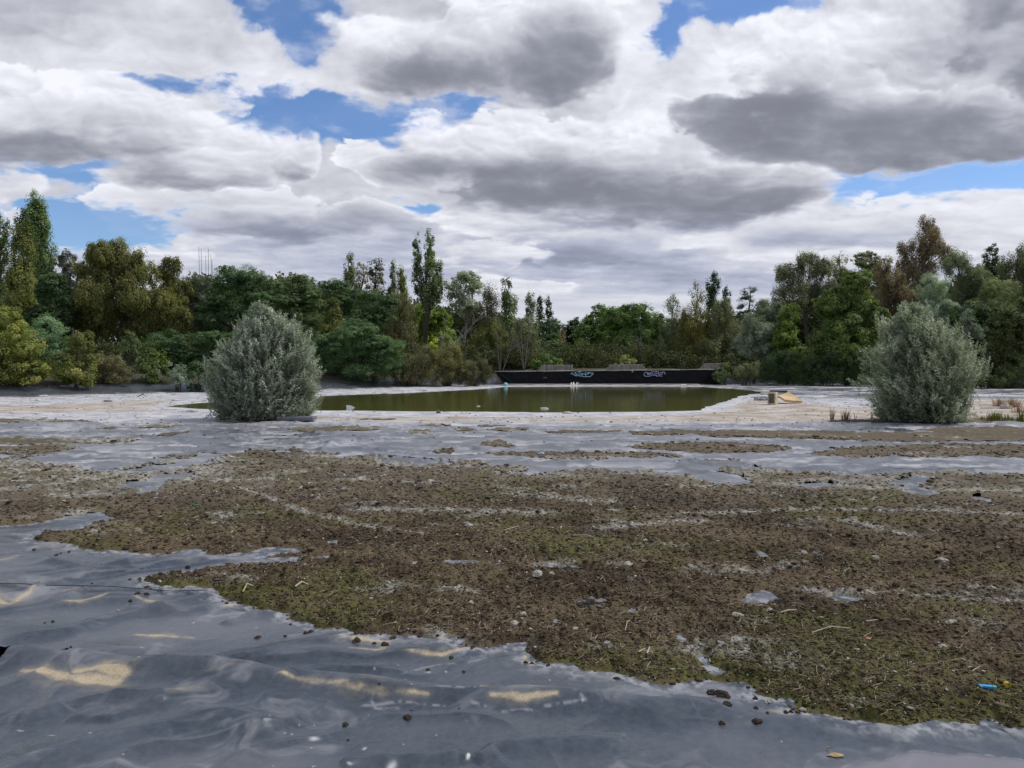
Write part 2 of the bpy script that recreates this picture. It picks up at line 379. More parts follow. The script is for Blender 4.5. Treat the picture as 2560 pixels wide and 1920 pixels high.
# the dried moss and algae, traced patch by patch where it lies on the liner
MOSS_MAIN = [(82, 1358), (128, 1361), (171, 1362), (210, 1376), (249, 1380), (288, 1380), (369, 1385), (467, 1376), (517, 1385), (544, 1393), (600, 1391), (640, 1384), (661, 1374), (700, 1371), (745, 1376), (770, 1386),
    (700, 1390), (640, 1398), (760, 1397), (850, 1396), (925, 1400), (925, 1404), (860, 1402), (778, 1406), (700, 1412), (657, 1421), (583, 1420), (486, 1434),
    (358, 1448), (358, 1454), (390, 1464), (428, 1481), (486, 1475), (540, 1473), (552, 1490), (595, 1498), (610, 1508), (649, 1510), (661, 1523), (715, 1529), (719, 1549), (746, 1559), (785, 1564), (789, 1576),
    (860, 1574), (889, 1595), (940, 1597), (982, 1601), (1050, 1598), (1103, 1601), (1138, 1590), (1161, 1607), (1180, 1630), (1225, 1626), (1262, 1619), (1309, 1611), (1313, 1638), (1324, 1658), (1375, 1665), (1437, 1663),
    (1456, 1677), (1530, 1681), (1589, 1702), (1666, 1714), (1700, 1710), (1758, 1706), (1871, 1716), (1883, 1739), (1930, 1752), (1972, 1755), (1995, 1778), (2069, 1788), (2128, 1798), (2244, 1811), (2322, 1809),
    (2439, 1817), (2445, 1796), (2489, 1790), (2509, 1809), (2560, 1817), (2760, 1832), (3300, 1880), (4300, 1900), (4300, 1190), (3300, 1186), (2560, 1184), (2264, 1180), (1856, 1177), (1710, 1187), (1647, 1182), (1500, 1172),
    (1317, 1164), (1103, 1157), (1000, 1150), (850, 1148), (860, 1134), (758, 1125), (622, 1125), (548, 1133), (480, 1143), (430, 1150), (300, 1173), (250, 1168), (136, 1156), (97, 1146), (0, 1134), (-500, 1125), (-1400, 1130),
    (-1400, 1360), (-400, 1338), (0, 1317), (78, 1308), (155, 1292), (233, 1280), (270, 1274), (286, 1272), (262, 1281), (264, 1292), (292, 1302), (229, 1313), (202, 1323), (194, 1331), (128, 1333), (97, 1337)]
HOLES = [[(310, 1222), (330, 1212), (365, 1203), (380, 1196), (450, 1190), (492, 1184), (470, 1192), (400, 1203), (375, 1213), (345, 1222)],
    [(300, 1190), (350, 1176), (430, 1160), (500, 1148), (470, 1160), (380, 1180), (320, 1192)], [(303, 1268), (330, 1262), (352, 1256), (345, 1263), (320, 1269)], [(350, 1232), (372, 1224), (376, 1229), (360, 1236)],
    [(346, 1337), (360, 1332), (420, 1335), (463, 1333), (455, 1339), (400, 1340)], [(785, 1364), (810, 1352), (850, 1347), (857, 1355), (830, 1363)], [(657, 1389), (690, 1377), (740, 1376), (720, 1384), (670, 1392)],
    [(1076, 1404), (1120, 1402), (1235, 1405), (1230, 1410), (1150, 1411)], [(1328, 1420), (1335, 1412), (1400, 1412), (1470, 1419), (1503, 1425), (1480, 1428), (1400, 1424)], [(850, 1397), (880, 1396), (922, 1399), (915, 1405), (860, 1402)],
    [(1702, 1434), (1715, 1430), (1760, 1434), (1800, 1438), (1790, 1441), (1745, 1440)], [(1852, 1506), (1875, 1486), (1907, 1477), (1925, 1488), (1937, 1501), (1905, 1504), (1898, 1517), (1868, 1517), (1862, 1504)],
    [(1894, 1376), (1905, 1382), (1937, 1402), (1925, 1404), (1900, 1390)], [(2272, 1222), (2282, 1202), (2292, 1204), (2302, 1222), (2330, 1230), (2330, 1240), (2285, 1236)], [(2427, 1250), (2435, 1243), (2478, 1248), (2470, 1255)],
    [(1885, 1440), (1930, 1440), (1934, 1445), (1900, 1447)], [(2073, 1500), (2080, 1491), (2120, 1495), (2159, 1500), (2120, 1505)], [(1562, 1532), (1575, 1519), (1588, 1520), (1597, 1532), (1580, 1535)],
    [(1374, 1556), (1385, 1548), (1399, 1553), (1390, 1560)], [(1742, 1640), (1760, 1644), (1770, 1662), (1808, 1680), (1790, 1687), (1762, 1668), (1750, 1652)], [(1690, 1590), (1702, 1586), (1713, 1605), (1700, 1608)],
    [(1330, 1184), (1370, 1173), (1440, 1166), (1420, 1174), (1360, 1184)], [(1770, 1194), (1800, 1195), (1865, 1207), (1850, 1211), (1790, 1203)], [(1030, 1415), (1042, 1405), (1050, 1412)], [(2010, 1215), (2060, 1209), (2070, 1218), (2030, 1222)]]
ISLES = [(-300, 241, 1049, 1062), (338, 463, 1061, 1073), (237, 303, 1069, 1077), (-500, 342, 1097, 1116), (377, 463, 1085, 1093), (381, 490, 1139, 1149), (-400, 210, 1117, 1140), (715, 962, 1068, 1081), (1017, 1088, 1075, 1087), (1118, 1190, 1072, 1079),
    (1208, 1320, 1072, 1081), (1346, 1552, 1077, 1085), (1563, 1900, 1078, 1092), (1690, 2250, 1077, 1100), (1900, 2720, 1082, 1106), (1196, 1286, 1111, 1123), (1080, 1136, 1128, 1140), (1196, 1560, 1131, 1147), (1350, 1520, 1138, 1155), (1500, 1700, 1133, 1146), (1580, 1995, 1111, 1134),
    (2040, 2330, 1129, 1150), (2060, 2900, 1115, 1150), (1690, 1830, 1150, 1161), (1010, 1100, 1150, 1156), (540, 700, 1052, 1059), (890, 1010, 1047, 1052), (2300, 2900, 1068, 1090), (2500, 3000, 1130, 1160), (1180, 1260, 1063, 1068), (1040, 1110, 1062, 1069), (2060, 2440, 1050, 1060), (2380, 2700, 1046, 1060), (600, 700, 1047, 1055)]
def build_masks():
    X, Y = GX, GY; wob = .10 * fbm(X * 1.6, Y * 1.6, 4, 41, .6) + .035 * fbm(X * 9, Y * 9, 3, 43, .6)
    wob2 = wob * np.clip(np.hypot(X, Y) / 9, .5, 2.2)
    m = sdist(X, Y, poly_w(MOSS_MAIN))
    for h in HOLES: m = np.minimum(m, -sdist(X, Y, poly_w(h)))
    # torn, crusted upper edge
    m = m + wob2 + sstep(8.6, 11.5, Y) * (.75 * fbm(X * .9, Y * 1.6, 5, 47, .6) - .22)
    for i, (x0, x1, y0, y1) in enumerate(ISLES):
        (ax, ay), (bx, by) = on_ground((x0 + x1) / 2, y1), on_ground((x0 + x1) / 2, y0)
        cyw = (ay + by) / 2; ry = (by - ay) / 2; cxw = ((x0 + x1) / 2 - CX) / F_PX * cyw; rx = (x1 - x0) / 2 / F_PX * cyw
        d = (1 - np.sqrt(((X - cxw) / rx) ** 2 + ((Y - cyw) / ry) ** 2)) * min(rx, ry)
        d = d + .16 * fbm(X * 1.1 + i, Y * 1.1, 4, 51) + .06 * fbm(X * 6, Y * 6, 2, 53)
        m = np.maximum(m, d)
    return m
moss_sd = build_masks()

FOLDS = [  # polyline in photo pixels, width (m), height (m), sharp side
    ([(-300, 1690), (0, 1616), (163, 1577), (311, 1542), (428, 1515), (513, 1491), (560, 1480)], .055, .030, 1),
    ([(-200, 1560), (0, 1530), (100, 1505), (200, 1475), (290, 1450)], .05, .018, -1),
    ([(-60, 1628), (29, 1643), (150, 1650), (272, 1656), (420, 1664), (505, 1671), (622, 1685), (739, 1702), (850, 1711), (1044, 1729), (1200, 1733), (1433, 1750), (1628, 1770), (1720, 1763), (1860, 1765)], .075, .040, 1),
    ([(500, 1668), (640, 1656), (860, 1640), (1000, 1640), (1140, 1628)], .07, .018, -1),
    ([(560, 1560), (640, 1530), (700, 1545)], .04, .015, 1),
    ([(250, 1730), (420, 1735), (560, 1708), (700, 1700)], .06, .014, 1),
    ([(-200, 1960), (0, 1925), (136, 1888), (272, 1853), (428, 1812), (583, 1790), (740, 1782)], .09, .030, 1),
    ([(150, 1786), (260, 1792), (340, 1770), (430, 1745)], .05, .012, -1),
    ([(0, 1782), (90, 1772), (140, 1755)], .05, .012, 1),
    ([(850, 1905), (980, 1893), (1100, 1890), (1135, 1876), (1180, 1895)], .03, .02, 1), ([(1170, 1905), (1240, 1871), (1390, 1856), (1560, 1850)], .05, .016, 1),
    ([(1750, 1770), (1830, 1795), (1960, 1800), (2130, 1812), (2260, 1830), (2330, 1815), (2560, 1840)], .05, .018, 1),
    ([(-100, 1448), (0, 1462), (117, 1469), (272, 1479), (428, 1487), (525, 1492)], .012, .010, 1),
    ([(0, 1390), (120, 1395), (250, 1420), (380, 1405), (480, 1395)], .05, .022, 1), ([(60, 1480), (150, 1452), (270, 1420), (330, 1410)], .05, .02, 1), ([(100, 1455), (330, 1430), (420, 1410), (540, 1402)], .03, .015, -1),
    ([(-100, 1340), (60, 1330), (170, 1318), (260, 1290)], .04, .015, 1), ([(300, 1520), (480, 1530), (600, 1500)], .04, .010, 1),
    ([(760, 1640), (900, 1650), (1050, 1640), (1200, 1630)], .06, .012, 1)]
SEAMS = [([(-900, 1098), (600, 1102), (1280, 1102), (1700, 1108), (2560, 1116), (3400, 1124)], .16, .045), ([(-900, 1122), (400, 1123), (1280, 1123), (1700, 1127), (2560, 1138)], .14, .035),
         ([(700, 1155), (1100, 1157), (1500, 1161), (1850, 1169), (2250, 1178), (2560, 1184), (3400, 1196)], .12, .055), ([(-900, 1080), (1400, 1090), (2600, 1102)], .18, .02)]

def ridge(X, Y, pts, w, h, side, lo=.08):
    P = poly_w(pts); bb = (X > P[:, 0].min() - 1) & (X < P[:, 0].max() + 1) & (Y > P[:, 1].min() - 1) & (Y < P[:, 1].max() + 1)
    out = np.zeros(X.shape, np.float32)
    if not bb.any(): return out
    x, y = X[bb], Y[bb]; x = x + .05 * fbm(x * 1.7, y * 1.7, 2, 5); y = y + .05 * fbm(x * 1.7, y * 1.7, 2, 6)
    d, s, p = seg_dist(x, y, P); s = s * side
    prof = np.where(s > 0, np.exp(-(d / (w * .45)) ** 2), np.exp(-(d / (w * 1.6)) ** 2))
    out[bb] = h * prof * sstep(0, lo, p) * sstep(1, 1 - lo, p) * (.75 + .35 * perlin(p * 6, p * 0, 3)); return out

def wrinkles(X, Y, moss_sd):
    R = np.hypot(X, Y); z = np.zeros(X.shape, np.float32)
    for pts, w, h, s in FOLDS: z += ridge(X, Y, pts, w * 1.15, h * 1.7, s)
    for pts, w, h in SEAMS: z += ridge(X, Y, pts, w, h, 1, .02)
    wx = fbm(X * .55, Y * .55, 3, 81); wy = fbm(X * .55, Y * .55, 3, 82)
    u = (X * .85 + Y * .53) + wx * .9; v = (-X * .53 + Y * .85) + wy * .8
    near = sstep(9, 5, Y) * (.25 + .75 * sstep(.8, -.8, X + .35 * wx))
    r1 = np.clip(1 - np.abs(perlin(u * .55, v * 1.5, 83)) * 2.6, 0, 1) ** 2
    r2 = np.clip(1 - np.abs(perlin(u * 1.3 + 4, v * 3.4, 84)) * 2.8, 0, 1) ** 2
    z += near * (.024 * r1 * sstep(-.2, .5, wx + .3) + .009 * r2 * sstep(-.3, .4, wy)) + near * .03 * fbm(X * .8, Y * .9, 3, 85)
    # buckled sheet farther out
    far = sstep(8.5, 11, Y) * sstep(23, 19, Y)
    b = np.clip(perlin(X * .75 + wx, Y * .62, 86) - .08, 0, 1); b2 = np.clip(1 - np.abs(perlin(X * .8 + wx * 2, Y * 1.1 + wy, 87)) * 3, 0, 1)
    z += far * sstep(.35, -.05, moss_sd) * (.12 * b ** 1.3 + .03 * b2 + .018 * np.abs(perlin(X * 2.6, Y * 3, 88)))
    bank = sstep(30, 34, Y); z += bank * .03 * fbm(X * 1.1, Y * .8, 3, 89)
    return z

def streak(X, Y, s, seed, o=4): return fbm(X * s * .35, Y * s, o, seed, .6)

Z0, SB, SP = h_macro(GX, GY)
WR = wrinkles(GX, GY, moss_sd) * np.where(SP > -.1, 0, 1)
ZL = (Z0 + WR).astype(np.float32)
# torn hole at the left edge: the sheet edge lies open on the soil below
HOLE = poly_w([(-160, 1630), (-10, 1631), (8, 1636), (24, 1644), (12, 1653), (0, 1661), (-160, 1690)])
SLIT = poly_w([(97, 1639), (120, 1636), (150, 1629), (178, 1620), (160, 1628), (125, 1638)])
hole_sd = sdist(GX, GY, HOLE); slit_sd = sdist(GX, GY, SLIT)

def near_px(cx, cy, rx, ry, k=1., rot=0., wm=.02):
    """soft patch round a world point: centre and half sizes given where the photo shows them"""
    bx, by = on_ground(cx, cy); (_, y1), (_, y0) = on_ground(cx, cy + ry), on_ground(cx, cy - ry)
    wx = rx / F_PX * by; wy = max((y0 - y1) / 2, wm)
    c, s = math.cos(math.radians(rot)), math.sin(math.radians(rot)); dx, dy = GX + DWX - bx, GY + DWY - by
    return k * np.exp(-1.2 * (((dx * c + dy * s) / wx) ** 2 + ((-dx * s + dy * c) / wy) ** 2))
DWX = .14 * fbm(GX * 2.2, GY * 2.2, 3, 91); DWY = .10 * fbm(GX * 2.2, GY * 2.2, 3, 92)
SANDS = [(450, 1737, 60, 12, .45), (1160, 1715, 120, 7, .6), (560, 1700, 90, 12, .45), (150, 1372, 60, 5, .6), (10, 1560, 20, 6, .5), (150, 1567, 20, 6, .4), (300, 1380, 30, 5, .6), (1950, 1785, 90, 8, .6), (2040, 1793, 80, 7, .5), (1880, 1815, 80, 14, .35), (1690, 1775, 30, 5, .3), (1300, 1745, 120, 26, .4), (200, 1693, 130, 22, .4), (930, 1728, 160, 22, .38), (910, 1618, 90, 22, .35)]
grain = fbm(GX * 14, GY * 14, 3, 93, .7)
sandm = np.zeros_like(GX)
BANDS = [([(-30, 1450), (2, 1500), (34, 1503), (84, 1474)], .030, 1.3), ([(166, 1500), (200, 1508), (240, 1496), (268, 1484)], .034, 1.3), ([(150, 1477), (212, 1480)], .012, .8), ([(330, 1496), (360, 1505), (420, 1510), (456, 1500)], .024, 1.),
         ([(60, 1683), (120, 1688), (190, 1699), (288, 1702), (308, 1690), (250, 1682), (190, 1684)], .042, 1.6), ([(340, 1589), (400, 1594), (482, 1598)], .024, 1.2), ([(850, 1704), (912, 1711), (988, 1716)], .018, 1.2), ([(700, 1713), (850, 1729), (960, 1742), (1065, 1746)], .030, .95),
         ([(1196, 1717), (1290, 1727), (1405, 1743)], .026, 1.3), ([(1225, 1756), (1310, 1763), (1385, 1759)], .034, 1.2), ([(1015, 1640), (1100, 1646), (1168, 1630)], .020, 1.2), ([(560, 1518), (596, 1506)], .03, 1.), ([(636, 1534), (668, 1524)], .022, 1.),
         ([(34, 1337), (60, 1338), (98, 1330)], .03, 1.), ([(0, 1404), (44, 1398)], .03, .9), ([(236, 1300), (262, 1290)], .03, .9), ([(846, 1600), (880, 1606), (970, 1612), (960, 1632), (880, 1630)], .022, 1.1), ([(600, 1412), (660, 1406)], .025, .8), ([(1318, 1640), (1335, 1668)], .02, 1.)]
for pts, w_, k_ in BANDS:
    d_, _, p_ = seg_dist(GX + DWX * .22, GY + DWY * .22, poly_w(pts)); w2 = w_ * (.55 + .6 * sstep(0, .3, p_) * sstep(1, .7, p_))
    sandm = np.maximum(sandm, k_ * np.maximum(.95 * np.exp(-(d_ / w2) ** 2 * 1.1), .42 * np.exp(-(d_ / (w2 * 2.4)) ** 2)))
for e in SANDS: sandm = np.maximum(sandm, near_px(*e))
sandm = .88 * sstep(.10, 1.5, sandm * (1 + .45 * grain + .5 * fbm(GX * 4, GY * 9, 3, 191)) + .10 * grain) * sstep(7.5, 6.5, GY)
# light silt film: streaks near the camera, a nearly closed pale crust on the far floor
st1 = streak(GX + DWX * 3, GY + DWY * 3, 1.1, 94); st2 = streak(GX, GY, 3.3, 95)
silt_near = .30 * sstep(.12, .7, fbm(GX * 1.5 + DWX * 4, GY * 2.4 + DWY * 4, 5, 96, .62)) + .10 * sstep(-.1, .6, fbm(GX * .6, GY * .9, 3, 97))
mid = sstep(8, 12, GY)
pat = fbm(GX * .55 + DWX * 3, GY * 2.6 + DWY * 3, 5, 195, .6)
silt_far = (.34 + .66 * np.maximum(sstep(-.05, .28, pat), sstep(18, 20.5, GY))) * sstep(-.45, .2, st1 * .8 + st2 * .35 + .22 + .55 * sstep(16.5, 20.5, GY)) * (.72 + .23 * sstep(17, 20, GY)) * (.85 + .35 * sstep(-.3, .35, st2))
low = np.clip(1 - WR * 7, .1, 1)                     # silt settles between the folds
silt = np.where(mid > 0, silt_near * (1 - mid) + silt_far * mid * low, silt_near)
edge_crust = sstep(.16, .0, np.abs(moss_sd + .02)) * .5 * sstep(-.3, .4, grain)
silt = np.maximum(silt, edge_crust * sstep(40, 6, GY))
fringe = np.exp(-(np.abs(SP + .35) / .45) ** 2) * (GY > 20)
silt = silt * (1 - .22 * sstep(19, 22, GY) * sstep(.25, -.25, st2)); silt = np.maximum(silt, .8 * fringe)
rimdist = SB
dark_bank = sstep(1.6, .3, rimdist + .8 * st1) * (GY > 20)
silt = silt * (1 - .93 * dark_bank)
rb = sstep(9, 14, GX) * sstep(27, 36, GY); silt = silt * (1 - .85 * rb * sstep(-.15, .3, fbm(GX * .22, GY * .9, 4, 99) + .12))
SPECKS = [(347, 1667, 5, 2), (353, 1626, 8, 2), (365, 1656, 9, 2), (380, 1657, 6, 2), (485, 1557, 6, 2), (677, 1801, 3, 2), (749, 1805, 3, 2), (785, 1803, 3, 2), (710, 1826, 4, 2), (729, 1828, 5, 2.5), (785, 1840, 22, 5), (779, 1859, 4, 2), (684, 1909, 3, 2),
          (784, 1914, 5, 3), (790, 1912, 5, 2), (980, 1913, 16, 8), (955, 1891, 14, 3), (1010, 1855, 4, 2), (1090, 1834, 4, 2), (1376, 1701, 4, 2), (937, 1677, 3, 2), (995, 1666, 3, 1.5), (1115, 1683, 6, 2), (1070, 1686, 14, 2), (921, 1781, 3, 1.5), (1455, 1771, 5, 4),
          (224, 1826, 8, 2), (130, 1828, 14, 1.5), (50, 1820, 16, 1.5), (395, 1807, 7, 3), (310, 1902, 3, 2), (430, 1573, 3, 1.5), (911, 1865, 8, 4), (1890, 1752, 10, 3), (1955, 1855, 3, 2), (640, 1570, 4, 2), (875, 1912, 14, 3)]
spec_m = np.zeros_like(GX); _a, _b = DWX, DWY; DWX = .006 * fbm(GX * 20, GY * 20, 2, 98); DWY = DWX
for e in SPECKS: spec_m = np.maximum(spec_m, near_px(e[0], e[1], e[2] * .6, e[3] * .8, wm=.003))
DWX, DWY = _a, _b
TRAILS = [[(860, 1760), (1005, 1757), (1110, 1763), (1170, 1758), (1210, 1775)], [(1015, 1700), (1028, 1715)], [(1000, 1690), (1060, 1672), (1150, 1664), (1210, 1650), (1240, 1626)], [(1260, 1785), (1400, 1777), (1450, 1772), (1430, 1755)], [(1060, 1730), (1180, 1738)], [(925, 1752), (940, 1765), (1000, 1768)]]
tr = np.zeros_like(GX)
for t_ in TRAILS:
    d_, _, _ = seg_dist(GX + DWX * .3, GY + DWY * .3, poly_w(t_)); tr = np.maximum(tr, .45 * np.exp(-(d_ / .010) ** 2) * sstep(-.3, .3, grain))
silt = np.maximum(silt, tr * .8)
pud = near_px(2400, 1925, 330, 42, 1.3); pud = sstep(.45, .75, pud) * .8; ring = 0 * np.exp(-((pud - .4) / .3) ** 2) * (GY < 4.2) * sstep(-.5, .4, grain)
# shore sand
SHORE = [(760, 1038), (1000, 1042), (1300, 1042), (1700, 1039), (1780, 1026), (1815, 1010), (1860, 996), (1900, 992), (2000, 1004), (2060, 1012), (2250, 1022), (2400, 1000), (2560, 996), (3200, 1000), (3200, 1068), (2560, 1066), (2100, 1071), (1700, 1070), (1480, 1058), (1000, 1058), (770, 1058)]
SHORE2 = [(-500, 1012), (100, 1013), (260, 1004), (420, 1000), (470, 1003), (400, 1011), (385, 1018), (470, 1027), (300, 1030), (0, 1034), (-500, 1034)]
shore = np.maximum(sdist(GX, GY, poly_w(SHORE)), sdist(GX, GY, poly_w(SHORE2))) + .9 * st1 + .5 * st2
shore_m = sstep(-.4, .7, shore) * sstep(19.0, 20.4, GY)
del st1, st2

def faces_from(mask_face):
    i, j = np.nonzero(mask_face); a = i * NC + j; jn = (j + 1) % NC
    return np.stack([a, i * NC + jn, (i + 1) * NC + jn, (i + 1) * NC + j], 1)[:, ::-1]
def fm(f, how='all'):
    """vertex test -> face test"""
    A = f[:-1]; B = f[1:]; A2 = np.roll(A, -1, 1); B2 = np.roll(B, -1, 1)
    return (A & A2 & B & B2) if how == 'all' else (A | A2 | B | B2)
def compact(V, F, arrs):
    used = np.unique(F); re = np.full(len(V), -1, np.int64); re[used] = np.arange(len(used))
    return V[used], re[F], [a[used] for a in arrs]

def liner_mat():
    t = NT('liner_plastic'); m = t.sep(t.attr('M')); n1 = t.noise(3.2, 6, .6); n2 = t.noise(26, 5, .65); n3 = t.noise(160, 3, .6)
    base = t.mix(t.ramp(n1, [(.35, 0.), (.68, 1.)]), (.026, .034, .046), (.048, .060, .077))
    dust = t.math('MULTIPLY', t.ramp(n2, [(.38, 0.), (.74, 1.)]), .10); base = t.mix(dust, base, (.34, .36, .36))
    siltf = t.math('MULTIPLY', m[1], t.ramp(n3, [(.2, .72), (.7, 1.)])); base = t.mix(siltf, base, t.mix(n1, (.48, .48, .51), (.62, .60, .60)))
    sandc = t.mix(t.ramp(n3, [(.3, 0.), (.7, 1.)]), (.34, .26, .155), (.58, .48, .31))
    base = t.mix(t.math('MULTIPLY', m[0], t.ramp(n3, [(.15, .7), (.6, 1.)])), base, sandc)
    base = t.mix(m[2], base, (.235, .215, .235))
    ro = t.math('ADD', t.ramp(n1, [(.3, .22), (.7, .34)]), t.math('MULTIPLY', t.math('MAXIMUM', m[0], m[1]), .45))
    t.set(Base_Color=base, Roughness=ro); t.b.inputs['Specular IOR Level'].default_value = .72; t.b.inputs['Specular Tint'].default_value = (.86, .95, 1.0, 1)
    t.bump(t.math('ADD', t.math('MULTIPLY', n2, .35), n3), .12, .004); return t.m
def soil_mat():
    t = NT('forest_floor'); n = t.noise(.8, 6, .6); n2 = t.noise(14, 6, .7)
    c = t.mix(t.ramp(n, [(.35, 0.), (.65, 1.)]), (.055, .045, .032), (.045, .055, .022)); c = t.mix(t.ramp(n2, [(.45, 0.), (.7, .5)]), c, (.12, .10, .075))
    t.set(Base_Color=c, Roughness=.95); t.bump(n2, .8, .05); return t.m
def shore_mat():
    t = NT('shore_sand'); m = t.sep(t.attr('M')); n = t.noise(1.1, 7, .65); n2 = t.noise(40, 5, .7)
    c = t.mix(t.ramp(n, [(.42, 0.), (.58, 1.)]), (.31, .265, .215), (.52, .475, .43)); c = t.mix(t.ramp(n2, [(.4, 0.), (.75, .55)]), c, (.24, .185, .13))
    c = t.mix(m[1], c, (.46, .44, .41))
    t.set(Base_Color=c, Roughness=.9); t.bump(n2, .5, .012); return t.m
def moss_mat():
    t = NT('dried_moss'); c = t.attr('Col'); n2 = t.noise(70, 4, .7); n3 = t.noise(240, 3, .7)
    c = t.mix(1., c, t.ramp(n2, [(.28, .38), (.5, 1.), (.8, 1.6)]), 'MULTIPLY'); c = t.mix(.8, c, t.ramp(n3, [(.25, .5), (.75, 1.5)]), 'MULTIPLY')
    t.set(Base_Color=c, Roughness=.92); t.b.inputs['Specular IOR Level'].default_value = .2
    t.bump(t.math('ADD', n2, n3), .7, .01); return t.m

V0 = np.stack([GX, GY, ZL], -1).reshape(-1, 3)
zone_out = SB < -1.1
hole = (hole_sd > 0) | (slit_sd > 0)
under_moss = moss_sd > .25                    # the sheet is not drawn far under the moss
f_out = fm(zone_out); f_hole = fm(hole, 'any'); f_shore = fm(shore_m > .5) & ~f_out
f_lin = ~f_out & ~f_shore & ~f_hole
for k, msk in (('o', f_out), ('s', f_shore), ('l', f_lin)): print(k, msk.sum())
pout = np.exp(-((near_px(2400, 1925, 330, 42, 1.3) * (1 + .12 * grain) - .52) / .05) ** 2) * (GY < 4.2); silt = np.maximum(silt, .30 * pout * sstep(-.4, .3, grain))
MC = np.stack([np.maximum(sandm, ring * .1), np.maximum(silt, spec_m * .9), np.clip(pud * .8, 0, 1)], -1).reshape(-1, 3).astype(np.float32)
v, f, (c,) = compact(V0, faces_from(f_lin), [MC])
link('pond_liner', mesh_np('pond_liner', v, f, attrs={'M': c}, mats=[liner_mat()], smooth=True), kind='structure', label='grey plastic pond liner with folds and sand stains')
v, f, (c,) = compact(V0 + np.array([0, 0, 0], np.float32), faces_from(f_shore), [np.stack([sandm, np.clip(fringe * 1.1 + .5 * silt * (1 - shore_m), 0, 1), silt], -1).reshape(-1, 3).astype(np.float32)])
link('sand', mesh_np('sand', v, f, attrs={'M': c}, mats=[shore_mat()], smooth=True), kind='structure', label='pale tan sand round the pond')
v, f, _ = compact(V0, faces_from(f_out), [])
soil = soil_mat()
link('ground', mesh_np('ground', v, f, mats=[soil], smooth=True), kind='structure', label='dark woodland floor beyond the basin')
# soil seen through the torn sheet, 12 cm below it, its colour darkened to stand for shade
hx0, hy0 = HOLE.min(0) - .5; hx1, hy1 = np.maximum(HOLE.max(0), SLIT.max(0)) + 1.0
ax, ay = np.meshgrid(np.linspace(hx0, hx1, 90), np.linspace(hy0, hy1, 60)); az = -.13 + .03 * fbm(ax * 6, ay * 6, 4, 3)
ii = np.arange(59)[:, None] * 90 + np.arange(89)[None, :]
sub = mesh_np('soil', np.stack([ax, ay, az], -1).reshape(-1, 3), np.stack([ii, ii + 1, ii + 91, ii + 90], -1).reshape(-1, 4), mats=[plain('shade_dark_subsoil', (.11, .09, .055), .95, .4, 30, .6)], smooth=True)
link('soil', sub, kind='structure', label='soil under the torn liner, coloured dark for shade')

# ------------------------------------------------------------------ moss layer
def moss_height(X, Y, m):
    R = np.hypot(X, Y)
    d1, v1 = worley(X * 17, Y * 17, 1); d2, v2 = worley(X * 34, Y * 34, 2); d3, v3 = worley(X * 8, Y * 8, 3)
    n = fbm(X * 5, Y * 5, 4, 101)
    clod = .020 * v1 ** 2 * np.clip(1 - d1 * d1 * 2.6, 0, 1) + .009 * v2 * np.clip(1 - d2 * d2 * 2.4, 0, 1) + .022 * (v3 > .72) * np.clip(1 - d3 * d3 * 3.5, 0, 1)
    far = sstep(7, 14, R); clod = clod * (1 - far * .5) + far * .030 * (v3 ** 2) * np.clip(1 - d3 * d3 * 2, 0, 1)
    thin = 1 - .55 * sstep(9.5, 13, Y)
    return thin * (sstep(0, .045, m) * (.014 + .012 * n + 1.15 * clod) + .012 * sstep(0, .25, m)) + np.where(m < 0, np.maximum(m * .6, -.02), 0)
    return sstep(0, .045, m) * (.014 + .012 * n + 1.15 * clod) + np.where(m < 0, np.maximum(m * .6, -.02), 0) + .012 * sstep(0, .25, m)
